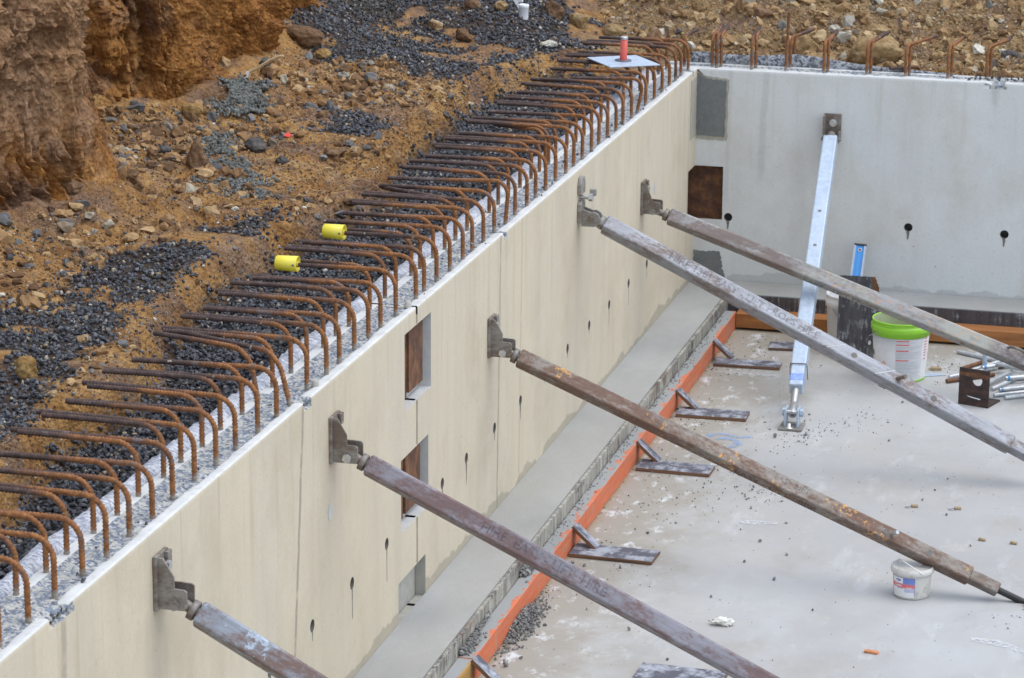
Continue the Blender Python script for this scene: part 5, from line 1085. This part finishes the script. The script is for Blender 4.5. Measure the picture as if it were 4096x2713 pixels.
# small things lying about
def lumpy(name, c, size, mat, seed, label, cat, amp=.35, base=None, group=None, fr=1.6, flat=.0, rot=None):
    V, F = base or ICO3; r = np.random.default_rng(seed); o = r.uniform(0, 50, 3)
    q = V*np.array([1, 1, 1.])
    for _ in range(6):
        d = r.normal(size=3); d /= np.linalg.norm(d); cc = r.uniform(.5, .85); h = q@d; q = q-np.outer(np.clip(h-cc, 0, None)*.85, d)
    nn = fbm(q[:, 0]*fr+o[0], q[:, 1]*fr+o[1], q[:, 2]*fr+o[2], 4, seed, .6); q = q*(1+amp*nn)[:, None]
    q = q*(1+.16*fbm(V[:, 0]*5+o[1], V[:, 1]*5+o[2], V[:, 2]*5, 4, seed+3, .65))[:, None]
    q = q*np.array(size)
    if flat: q[:, 2] = np.maximum(q[:, 2], -size[2]*flat)
    me = mesh_np(name, q, F, True)
    a = r.uniform(0, 6.28) if rot is None else rot
    return tag(put(name, me, MAT[mat], None, T(*c) @ Rz(a)), label, cat, group)
lumpy('plaster_lump', (1.203, -5.378, .012), (.045, .026, .020), 'plaster', 11, 'white plaster lump lying on open slab near the lowest brace', 'plaster', .75, rot=.2, fr=2.6)
for (x, y, lb) in ((1.79, -3.535, 'tan tag with open wire loop, left one of two'), (1.995, -3.515, 'tan tag with open wire loop, right one of two')):
    o = thing('wire_tag', lb, 'tag', (x, y, 0)); MB().box((-.016, -.010, .001), (.016, .010, .012)).put('tag_block', MAT['wood_raw'], o, T(x+.006, y, 0) @ Rz(.3), .002)
    MB().sweep([(x-.022+.014*math.cos(a), y-.012+.012*math.sin(a), .004) for a in np.linspace(0, 5.6, 16)], .0022, 6).put('wire_loop', MAT['wire'], o)
for (x, y, r, lb) in ((2.163, -3.951, -.2, 'small brown wood chip left of the pale one'), (2.31, -3.961, -.15, 'small pale wood chip near the right edge')):
    o = MB().prism([(-.018, 0), (.014, .001), (.018, .008), (-.015, .013)], -.008, .008, 'y').put('wood_chip', MAT['wood_raw'], None, T(x, y, .001) @ Rz(r), .001); tag(o, lb, 'wood chip')
o = MB().prism([(-.032, -.012), (.026, -.014), (.03, .006), (-.02, .014), (-.034, .008)], .001, .010, 'z').put('wood_chip', MAT['orange_chip'], None, T(1.87, -5.538, 0) @ Rz(-.1), .001); tag(o, 'flat orange painted wood chip on the open slab', 'wood chip')
o = MB().prism([(-.03, -.02), (.035, -.005), (.02, .02), (-.03, .025)], .001, .016, 'z').put('wood_chip', MAT['wood_raw'], None, T(1.60, -1.04, 0), .002); tag(o, 'yellow wood offcut behind the green rimmed pail', 'wood offcut')
o = MB().prism([(-.06, -.05), (.07, .02), (.02, .05), (-.05, .03)], .001, .005, 'z').put('metal_scrap', MAT['galv'], None, T(1.60, -1.16, 0), .001); tag(o, 'grey sheet scrap beside the green rimmed pail', 'scrap')
o = lumpy('red_scrap', (1.765, -.93, .008), (.008, .008, .008), 'red_scrap', 4, 'tiny pinkish red scrap by the dowel pile', 'scrap')
# marks on the slab: blue spray paint, white spill
def ribbon(name, pts, w, mat, z):
    b = MB(); V = []
    for i, p in enumerate(pts):
        q = pts[min(i+1, len(pts)-1)]; r = pts[max(i-1, 0)]; tx, ty = q[0]-r[0], q[1]-r[1]; l = math.hypot(tx, ty) or 1; ww = w*(.6+.4*math.sin(i*1.7)**2)
        V += [(p[0]-ty/l*ww, p[1]+tx/l*ww, z), (p[0]+ty/l*ww, p[1]-tx/l*ww, z)]
    b.add(V, [[2*i, 2*i+1, 2*i+3, 2*i+2] for i in range(len(pts)-1)]); return b.put(name, MAT[mat], slab)
ribbon('paint_mark', [(.60, -2.72), (.62, -2.62), (.67, -2.585), (.72, -2.60), (.76, -2.63), (.80, -2.61), (.83, -2.60)], .022, 'spray', .003)
ribbon('paint_mark', [(.66, -2.69), (.70, -2.66), (.76, -2.68), (.79, -2.74), (.77, -2.80), (.70, -2.83)], .025, 'spray', .0035)
ribbon('white_spill', [(2.25, -5.27), (2.36, -5.28), (2.44, -5.33), (2.56, -5.42), (2.7, -5.5)], .035, 'white_spill', .003)
ribbon('white_spill', [(1.02, -3.99), (1.10, -3.98), (1.2, -3.96)], .03, 'white_spill', .003)
for i in range(5): ribbon('white_spill', [(.42+.07*i, -1.42-.02*(i % 2)), (.47+.07*i, -1.40), (.50+.07*i, -1.45-.02*(i % 3))], .02, 'white_spill', .0022+.0004*i)

# mortar crumbs: on the timber, spilled beside it, and sprinkled over the slab (nobody could count them)
r = np.random.default_rng(21); P = []; S = []
def clump(n, fx, fy, fz, s0, s1):
    global P, S
    for _ in range(n):
        P.append((fx(), fy(), fz())); S.append(r.uniform(s0, s1))
y_ = lambda a, b: (lambda: r.uniform(a, b))
for _ in range(1300):                                            # thick dropped mortar on the timber, nearest part
    y = r.uniform(-6.30, -4.95); s = r.uniform(.003, .010)*(1+.8*(r.random() < .2)); x = .287+abs(r.normal(0, .018))
    if float(fbm(np.array([y*3.1]), np.array([x*16]), oct=2, seed=93)[0]) < -.08: continue
    P.append((min(x, .335), y, .106+s*.5+r.uniform(0, .022)*max(0, 1-(x-.287)/.04))); S.append(s)
for _ in range(500): P.append((.284+abs(r.normal(0, .022)), r.uniform(-5.05, -.6), .108)); S.append(r.uniform(.002, .0065))
for _ in range(1000):                                            # heap at the foot
    y = -5.60+r.normal(0, .15); x = .356+abs(r.normal(0, .035)); h = max(0, .05-.6*(x-.358))*math.exp(-((y+5.60)/.2)**2)
    P.append((x, y, h*r.random()+.003)); S.append(r.uniform(.003, .011))
for cx_, cy_, n, sd in ((.37, -5.2, 40, .04), (.45, -4.60, 45, .10), (.45, -3.25, 90, .12), (.45, -2.3, 120, .12), (.42, -1.3, 90, .12), (.6, -4.75, 30, .12), (1.0, -2.55, 130, .13), (1.12, -2.45, 45, .05), (.9, -3.2, 60, .12), (1.02, -3.52, 45, .05), (1.13, -3.55, 30, .05), (.75, -3.75, 70, .14), (.5, -3.9, 50, .12), (1.35, -2.15, 60, .10), (1.6, -.95, 60, .08), (1.75, -1.2, 40, .08), (1.4, -.85, 30, .2), (.6, -.95, 120, .2), (2.5, -5.0, 60, .12)):
    for _ in range(n): P.append((max(.36, cx_+r.normal(0, sd)), cy_+r.normal(0, sd*1.3), .002)); S.append(abs(r.normal(0, .0030))+.0014)
for _ in range(900): P.append((r.uniform(.36, 3.2), r.uniform(-6.6, -.5), .001)); S.append(abs(r.normal(0, .0017))+.0008)
for q in [(.90,-3.27,.012),(1.04,-3.77,.012),(.98,-3.60,.010),(1.24,-3.95,.010),(1.30,-3.62,.010),(1.17,-4.25,.012),(1.32,-4.40,.012),(1.15,-4.55,.011),(1.32,-4.75,.012),(1.09,-5.05,.010),(1.55,-5.1,.009),(1.06,-5.85,.010),(.83,-5.55,.013),(.60,-5.35,.010),(.43,-6.1,.02),(.47,-6.0,.012),(1.10,-2.50,.016),(.95,-2.58,.018),(1.53,-2.48,.010),(1.86,-3.25,.008),(1.9,-3.05,.007),(1.82,-3.42,.010),(1.96,-3.62,.010),(2.12,-4.05,.008),(.75,-4.55,.014),(.62,-4.78,.012),(.58,-4.60,.016),(.40,-4.78,.014),(.46,-4.80,.012),(.64,-4.27,.012)]:
    P.append((q[0], q[1], q[2]*.6)); S.append(q[2])
P = np.array(P); S = np.array(S)
P[:, 2] = np.where((P[:, 0] > .36), np.maximum(P[:, 2], S*.45), P[:, 2])
tag(stones('mortar_crumbs', P, S, MAT['mortar'], 22, ICO0), 'grey mortar crumbs dropped on the timber and slab', 'mortar', None, 'stuff')

# ================================================================== EARTH: gravel, clods, rubble
def scatter(n, x0, x1, y0, y1, test, seed):
    r = np.random.default_rng(seed); x = r.uniform(x0, x1, n); y = r.uniform(y0, y1, n); m = test(x, y); return x[m], y[m], r
e_in = lambda x, y: (x < -.30-.0*y) & (x > xedge(y)-.0) & (y < .3)
x, y, r = scatter(38000, -1.25, -.27, -11, .3, e_in, 31); s = r.uniform(.009, .0165, len(x))
z = zg(x, y, False)+r.uniform(0, .014, len(x))+.02*np.exp(-((x+.30)/.10)**2)
P1 = np.c_[x, y, z]; S1 = s
xs = []; ys = []; jr = np.random.default_rng(39)
for i, g in enumerate(GRAVEL):
    a = np.array(g); x0, y0 = a.min(0)-.25; x1, y1 = a.max(0)+.25; dens = 2300 if i == 2 else 3300
    x, y, r = scatter(int((x1-x0)*(y1-y0)*dens), x0, x1, y0, y1, lambda x, y: inpoly(x+.20*fbm(x*3, y*3, oct=4, seed=41)+jr.normal(0, .05, len(x)), y+.36*fbm(x*3, y*3, oct=4, seed=42)+jr.normal(0, .09, len(x)), g) & (xedge(y)-x > .05+jr.normal(0, .04, len(x))) & (fbm(x*2.3, y*2.3, oct=3, seed=95)+jr.normal(0, .07, len(x)) < .37), 320+i); xs.append(x); ys.append(y)
x = np.concatenate(xs); y = np.concatenate(ys); s = np.where(y > -1.2, r.uniform(.010, .0175, len(x)), r.uniform(.008, .0155, len(x)))
P2 = np.c_[x, y, zg(x, y)+r.uniform(-.003, .012, len(x))]; S2 = s
hill = (y > .2) & (x < -2.0+.0*y); m = ~hill
x3, y3, r3 = scatter(9000, -2.5, -.75, -9.9, .2, lambda x, y: (xedge(y)-x > 0) & (fbm(x*1.5, y*1.2, oct=3, seed=91) > .10) & (cliffdist(x, y) > .15), 33)
P3 = np.c_[x3, y3, zg(x3, y3)+.002]; S3 = r3.uniform(.006, .014, len(x3))
tag(stones('black_gravel', np.r_[P1, P2[m], P3], np.r_[S1, S2[m], S3], MAT['gravel'], 34), 'black crushed stone gravel behind the wall and on the bank', 'gravel', None, 'stuff')
tag(stones('grey_gravel', P2[hill], S2[hill], MAT['grey_gravel'], 35), 'greyer gravel sloping up beside the clay face', 'gravel', None, 'stuff')
# stones that rolled onto the walls and bars
P = []; S = []
r = np.random.default_rng(36)
for _ in range(75): P.append((r.uniform(1.45, 2.6), r.uniform(.05, .19), H+.006)); S.append(r.uniform(.007, .014))
for _ in range(60): P.append((r.uniform(-.19, -.02), r.uniform(-5, -.1), H+.003)); S.append(r.uniform(.004, .010))
for _ in range(20): P.append((r.uniform(-.19, -.02), r.uniform(-9.8, -5), H+.003)); S.append(r.uniform(.004, .008))
P += [(-.028, -9.40, H+.008), (-.02, -9.66, H-.012)]; S += [.013, .009]
for y0 in YS:
    for _ in range(r.integers(0, 3)): P.append((r.uniform(-.55, -.2), y0+r.uniform(-.004, .004), H+.201)); S.append(r.uniform(.006, .011))
tag(stones('stray_gravel', np.array(P), np.array(S), MAT['gravel'], 37, tone=r.uniform(.0, .92, len(P))), 'single black stones lying on the wall tops and bars', 'gravel', None, 'stuff')
bank_t = lambda x, y: (xedge(y)-x > .0) & (gmask(x, y) < .5) & (cliffdist(x, y) > .08)
x, y, r = scatter(90000, -2.6, -.7, -10, .8, bank_t, 41); s = .0035+.0085*r.random(len(x))**3
P1 = np.c_[x, y, zg(x, y)+s*.2]; S1 = s
x, y, r = scatter(11000, -3.0, -.8, -10, .8, lambda x, y: bank_t(x, y) & (fbm(x*1.3, y*1.3, oct=2, seed=44) > -.12), 42); s = .008+.034*r.random(len(x))**3
P2 = np.c_[x, y, zg(x, y)+s*.15]; S2 = s
x, y, r = scatter(1500, -2.6, -1.0, -6.5, .0, lambda x, y: bank_t(x, y) & (cliffdist(x, y) < .75) & (fbm(x*1.8, y*1.8, oct=2, seed=46) > -.1), 47); s = .018+.034*r.random(len(x))**2
P2 = np.r_[P2, np.c_[x, y, zg(x, y)+s*.2]]; S2 = np.r_[S2, s]
tag(stones('soil_clods', P1, S1, MAT['clods'], 43, OCTA), 'small brown soil crumbs and pebbles over the bank', 'soil', None, 'stuff')
tag(stones('soil_clods', P2, S2, MAT['clods'], 45, ICO1, flat=.6), 'fist sized brown soil lumps over the bank and cliff foot', 'soil', None, 'stuff')
sp = lambda x, y: (y > .36) & (x+.25*fbm(x*2, y*2, oct=2, seed=3) > -.85+.0*y) & (gmask(x, y) < .5)
x, y, r = scatter(50000, -1.4, 3.4, .3, 3.2, sp, 51); s = .005+.011*r.random(len(x))**2.5
P1 = np.c_[x, y, zg(x, y)+s*.3]; S1 = s
x, y, r = scatter(5800, -1.6, 3.4, .42, 3.4, sp, 52); s = .013+.05*r.random(len(x))**3
P2 = np.c_[x, y, zg(x, y)+s*.15]; S2 = s
tag(stones('spoil_rubble', P1, S1, MAT['rubble'], 53, OCTA), 'tan gravelly soil of the spoil heap behind the back wall', 'rubble', None, 'stuff')
tag(stones('spoil_rubble', P2, S2, MAT['rubble'], 54, ICO1), 'tan stones and lumps of the spoil heap', 'rubble', None, 'stuff')
# grey mortar spilled down the bank
P = []; S = []
for k, poly in enumerate(MORTAR):
    a = np.array(poly); x, y, r = scatter(9000, a[:, 0].min()-.1, a[:, 0].max()+.1, a[:, 1].min()-.15, a[:, 1].max()+.15, lambda x, y: inpoly(x+.07*fbm(x*6, y*6, oct=3, seed=55)+jr.normal(0, .025, len(x)), y+jr.normal(0, .06, len(x)), poly) & (fbm(x*7, y*7, oct=2, seed=56) > -.15), 57+k)
    s = r.uniform(.007, .017, len(x)); P.append(np.c_[x, y, zg(x, y)+s*.5+.02*(k == 0)]); S.append(s)
tag(stones('mortar_spill', np.concatenate(P), np.concatenate(S), MAT['wet_mortar'], 58, ICO0), 'greenish grey mortar spilled down the earth bank', 'mortar', None, 'stuff')

# single rocks and clods
def rock(x, y, size, mat, seed, label, cat='rock', amp=.35, sink=.3, rot=None, dz=0.):
    z = float(zg(np.array([x]), np.array([y]), False)[0]); return lumpy('rock' if cat != 'clod' else 'earth_clod', (x, y, z+size[2]*(1-sink)*.7+dz), size, mat, seed, label, cat, amp, ICO3, 'rocks and clods on the earth', rot=rot)
rock(-1.70, -3.93, (.05, .05, .095), 'rock_brown', 101, 'tall jagged reddish clod beside the grey mortar spill', 'clod', .5, .1, .3)
rock(-1.55, -3.46, (.062, .05, .04), 'rock_grey', 102, 'rounded grey brown rock right of the tall jagged clod')
rock(-1.20, -3.28, (.06, .05, .03), 'rock_brown', 133, 'flat brown clod near the red scrap', 'clod')
rock(-1.36, -3.62, (.035, .03, .028), 'rock_grey', 134, 'small grey stone right of the rounded grey rock')
rock(-1.48, .12, (.075, .055, .048), 'rock_brown', 103, 'dark brown boulder lying on the black gravel', rot=2.6)
rock(-1.68, .22, (.055, .05, .045), 'rock_capped', 104, 'tan rock with white crust beside the black gravel')
rock(-.98, .27, (.06, .03, .026), 'rock_white', 105, 'cream white chunk of rock on the black gravel', rot=.4)
rock(-2.16, -.92, (.16, .09, .055), 'rock_brown', 106, 'wide flat brown slab at the foot of the orange clay face', 'rock', .3, .2, 2.8)
rock(-2.0, -1.0, (.06, .05, .035), 'rock_ochre', 107, 'small ochre block below the wide brown slab')
rock(-1.03, -7.50, (.042, .042, .058), 'rock_ochre', 108, 'pitted ochre rock on gravel at the left edge', 'rock', .55, .15)
rock(-1.98, -5.25, (.085, .06, .045), 'rock_brown', 109, 'large smooth brown clod low on the left edge', 'clod')
rock(-1.86, -5.08, (.055, .05, .036), 'rock_brown', 110, 'squarish brown clod next to the large smooth one', 'clod')
rock(-1.95, -4.55, (.045, .05, .062), 'rock_grey', 111, 'upright grey brown rock under the blue scrap', 'rock', .4, .1)
rock(-1.80, -4.58, (.062, .045, .034), 'rock_brown', 112, 'pale brown clod right of the upright grey rock', 'clod')
rock(-1.86, -4.35, (.045, .05, .035), 'rock_brown', 113, 'brown clod behind the upright grey rock', 'clod')
rock(-1.50, -6.22, (.022, .02, .018), 'rock_grey', 114, 'smooth dark grey stone alone on bare soil', 'rock', .15)
rock(-1.77, -5.98, (.020, .02, .018), 'rock_grey', 115, 'smooth dark stone touching the left edge', 'rock', .15)
rock(-1.26, -4.60, (.022, .018, .014), 'rock_white', 116, 'small white stone on the middle gravel patch')
rock(-1.45, -4.95, (.03, .025, .018), 'rock_tan', 135, 'tan stone just left of the small white stone')
rock(-.93, -6.62, (.035, .028, .022), 'rock_ochre', 136, 'ochre stone beside the near gravel patch')
rock(.99, .66, (.18, .11, .10), 'rock_tan', 117, 'biggest tan slab boulder leaning behind the back wall', 'rock', .3, -.1, .5)
rock(.48, .95, (.11, .08, .075), 'rock_tan', 118, 'orange edged boulder above and left of the biggest slab', 'rock', .35, .1)
rock(.62, .62, (.12, .07, .05), 'rock_tan', 119, 'broad tan boulder just left of the biggest slab', 'rock', .35, .1, .2)
rock(.27, .55, (.075, .06, .05), 'rock_tan', 120, 'tan boulder behind the third bent bar')
rock(1.47, .62, (.05, .04, .045), 'rock_capped', 121, 'pale crusted rock right of the biggest slab')
rock(1.42, .40, (.05, .035, .032), 'rock_ochre', 122, 'orange tan rock low behind the wall, right part')
rock(1.40, 1.05, (.075, .055, .045), 'rock_tan', 137, 'tan boulder above the seventh bent bar')
rock(.92, 1.15, (.08, .06, .045), 'rock_tan', 138, 'flat tan boulder high above the biggest slab')
rock(.14, 1.25, (.09, .06, .06), 'rock_brown', 139, 'brown boulder near the top edge above the back wall')
rock(1.75, .95, (.06, .05, .04), 'rock_grey', 140, 'greyish boulder close to the right edge')
rock(-1.39, .68, (.06, .045, .038), 'rock_capped', 123, 'cream tan rock left of the white pipe offcut')
rock(-1.10, .92, (.085, .07, .075), 'rock_brown', 124, 'large brown rock right of the white pipe offcut')
rock(-.93, .93, (.07, .06, .07), 'rock_tan', 125, 'upright tan rock beside the large brown one')
rock(-.72, .92, (.10, .07, .05), 'rock_tan', 126, 'sloping sandy rock above the black gravel tip')
rock(-.48, 1.02, (.09, .07, .075), 'rock_brown', 127, 'brown lump behind the red post')
rock(-1.55, .62, (.05, .05, .05), 'rock_brown', 128, 'brown rock at the top beside the cream tan one')
rock(-2.3, -2.75, (.08, .06, .05), 'rock_brown', 129, 'brown block at the clay foot left of the mortar spill', 'clod')
rock(-2.05, -3.05, (.06, .05, .04), 'rock_ochre', 130, 'ochre block in the rubble below the clay face', 'clod')
rock(-1.18, -1.52, (.03, .03, .025), 'rock_ochre', 131, 'tan stone on the lip of the trench')
rock(-1.02, -7.0, (.03, .025, .02), 'rock_tan', 132, 'tan stone among the near black gravel')
def cl_rock(px, s, mat, seed, lb): 
    lumpy('rock', px, s, mat, seed, lb, 'rock', .35, ICO3, 'rocks and clods on the earth')
cl_rock((-2.62, -4.52, 2.30), (.035, .035, .035), 'rock_white', 151, 'pale cream stone stuck in the clay face, left edge')
cl_rock((-2.52, -4.42, 2.56), (.03, .03, .035), 'rock_white', 152, 'whitish stone near the top of the clay face')
cl_rock((-2.60, -4.47, 2.40), (.028, .03, .024), 'rock_ochre', 153, 'yellowish stone stuck above the pale cream one')

# ================================================================== FABRIC
def cloth(name, u, prof, mat, label, axis):
    k = len(prof); V = []
    for i, a in enumerate(u):
        for j, (t, h) in enumerate(prof):
            w = .012*fbm(a*5, j*.9, oct=3, seed=120)*(j > 0); hh = h+.016*fbm(a*4+9, j*.7, oct=3, seed=121)*(j > 0)+.006*float(vnoise(a*30, j*2., seed=122))
            V.append((-t-w, a, hh) if axis == 'x' else (a, t+w*.6, hh))
    V = np.array(V, float); idx = np.arange(len(u)*k).reshape(len(u), k)
    Q = np.stack([idx[:-1, :-1], idx[:-1, 1:], idx[1:, 1:], idx[1:, :-1]], -1).reshape(-1, 4)
    o = put(name, mesh_np(name, V, Q, True), MAT[mat]); s = o.modifiers.new('solid', 'SOLIDIFY'); s.thickness = .006; return tag(o, label, 'fabric')
cloth('drainage_fabric', np.arange(-11.2, -.15, .022), [(.203, H-.06), (.208, H-.014), (.228, H+.004), (.252, H+.006), (.276, H-.004), (.298, H-.03), (.310, H-.075), (.315, H-.13)], 'fabric', 'white fluffy drainage fabric folded along the back of the long wall', 'x')
u = np.arange(-.08, 1.56, .02); V = []
for a in u:
    h = .085*max(0, 1-max(0, a-.55)/.95)**1.1*(.75+.35*float(fbm(a*3.2, 1.3, oct=2, seed=131)))
    for j in range(6):
        t = j/5; V.append((a+.006*float(vnoise(a*25, j, seed=132)), .203+.012*math.sin(a*9+1)*t+.02*t+.010*float(vnoise(a*7, t*2, seed=133))*t, H-.05+(.05+h)*t))
V = np.array(V); idx = np.arange(len(V)).reshape(-1, 6); Q = np.stack([idx[:-1, :-1], idx[:-1, 1:], idx[1:, 1:], idx[1:, :-1]], -1).reshape(-1, 4)
o = put('drainage_fabric', mesh_np('drainage_fabric', V, Q, True), MAT['fabric_grey']); o.modifiers.new('solid', 'SOLIDIFY').thickness = .005; tag(o, 'grey woven drainage fabric standing wavy behind the back wall', 'fabric')

# ================================================================== THINGS ON THE BARS AND EARTH
def cap(c, lb, rot):
    o = thing('bar_cap', lb, 'cap', c, 'yellow caps on bar ends'); M = T(*c) @ Rz(rot)
    b = MB(); n = 24; R0 = .031
    prof = [(-.048, .0), (-.048, R0*.9), (-.044, R0), (.045, R0*1.05), (.045, R0*.95), (-.040, R0*.9), (-.040, 0)]
    V = []; F = []
    for x_, r_ in prof: V += [(x_, r_*math.cos(2*math.pi*k/n), r_*math.sin(2*math.pi*k/n)) for k in range(n)]
    for i in range(len(prof)-1): F += [[i*n+k, (i+1)*n+k, (i+1)*n+(k+1) % n, i*n+(k+1) % n] for k in range(n)]
    b.add(V, F, True); b.put('shell', MAT['yellow_plastic'], o, M)
    MB().box((.029, -.0345, -.003), (.037, -.0300, .005)).put('slot', MAT['black_hole'], o, M)
    MB().sweep([(-.038, 0, 0), (.046, 0, 0)], .012, 12).put('socket', MAT['yellow_plastic'], o, M)
cap((-.498, -5.468, H+.182), 'yellow plastic cap on the farther capped bar', -.03)
cap((-.505, -6.069, H+.182), 'yellow plastic cap on the nearer capped bar', .02)
rp = thing('stand', 'red post on a diamond shaped steel plate lying across the bars', 'stand', (-.222, -1.04, H+.196)); M = T(-.222, -1.04, H+.1965) @ Rz(math.radians(38)) @ Rx(.015) @ Ry(.02)
MB().box((-.155, -.155, 0), (.155, .155, .007)).put('plate', MAT['galv'], rp, M, .002); MB().lathe([(.047, .0075), (.047, .013), (.0, .013)], 32).put('washer', MAT['print_dark'], rp, M)
MB().lathe([(.0205, .0132), (.0205, .128), (.0, .128)], 24).put('post', MAT['red_paint'], rp, M); MB().lathe([(.0195, .1282), (.0215, .130), (.0215, .142), (.019, .145), (0, .145)], 24).put('post_top', MAT['zinc'], rp, M)
wpz = float(zg(np.array([-1.235]), np.array([.66]), False)[0])
po = thing('pipe_offcut', 'short white plastic pipe end standing in the rubble', 'pipe', (-1.235, .66, wpz)); M = T(-1.235, .66, wpz-.01) @ Ry(.03)
MB().lathe([(.030, 0), (.030, .075), (.0315, .077), (.0315, .096), (.028, .098), (.025, .097), (.025, .05)], 28).put('pipe', MAT['paper'], po, M); MB().disc(.026, .09, 24).put('pipe_plug', MAT['paper'], po, M)
o = MB().prism([(-.085, .005), (-.06, .0), (-.035, -.05), (-.03, -.08), (-.055, -.045)], -.004, .004, 'y').put('plastic_scrap', MAT['paper'], None, T(-1.225, .655, wpz+.13) @ Rz(.2)); tag(o, 'torn white plastic strip leaning left of the pipe end', 'scrap')
o = MB().prism([(-.018, -.012), (.02, -.008), (.016, .014), (-.012, .012)], -.01, .01, 'y').put('plastic_scrap', MAT['paper'], None, T(-1.295, .80, float(zg(np.array([-1.295]), np.array([.8]), False)[0])+.05)); tag(o, 'small white scrap above the torn strip', 'scrap')
# dry branch with a white scrap
br_ = thing('branch', 'dry forked branch sticking out of the clay foot', 'branch', (-2.09, -2.1, 1.60))
MB().sweep([(-2.105, -2.08, 1.55), (-2.095, -2.1, 1.60), (-2.07, -2.1, 1.655), (-2.055, -2.1, 1.70)], [.010, .009, .008, .008], 8).put('stem', MAT['stick'], br_)
MB().sweep([(-2.06, -2.1, 1.69), (-2.01, -2.1, 1.715), (-1.95, -2.1, 1.755), (-1.90, -2.1, 1.778), (-1.87, -2.1, 1.785)], [.010, .0085, .009, .008, .006], 8).put('twig', MAT['stick'], br_)
o = MB().prism([(-.014, -.045), (.010, -.03), (.016, .04), (-.004, .03)], -.003, .003, 'y').put('plastic_scrap', MAT['paper'], None, T(-2.085, -2.11, 1.66) @ Rz(.3) @ Ry(.25)); tag(o, 'white plastic scrap caught on the dry branch', 'scrap')
o = MB().sweep([(-1.69, -1.52, 1.545), (-1.675, -1.50, 1.59), (-1.65, -1.49, 1.605)], .004, 6).put('root', MAT['stick'], None); tag(o, 'small pale root curling out of the bank', 'root')
z = float(zg(np.array([-1.5]), np.array([-3.13]))[0]); o = MB().prism([(-.02, -.008), (.014, -.014), (.02, .004), (-.002, .02)], 0, .006, 'z').put('plastic_scrap', MAT['red_scrap'], None, T(-1.5, -3.13, z+.012) @ Rx(.7)); tag(o, 'bright red scrap on the brown soil', 'scrap')
lumpy('plastic_scrap', (-1.965, -4.53, 1.715), (.017, .015, .014), 'blue_dye', 8, 'small bright blue scrap on top of a grey rock', 'scrap')
lumpy('plastic_scrap', (-2.72, -4.6, 2.53), (.022, .02, .016), 'blue_dye', 9, 'dark blue scrap at the top left corner', 'scrap')
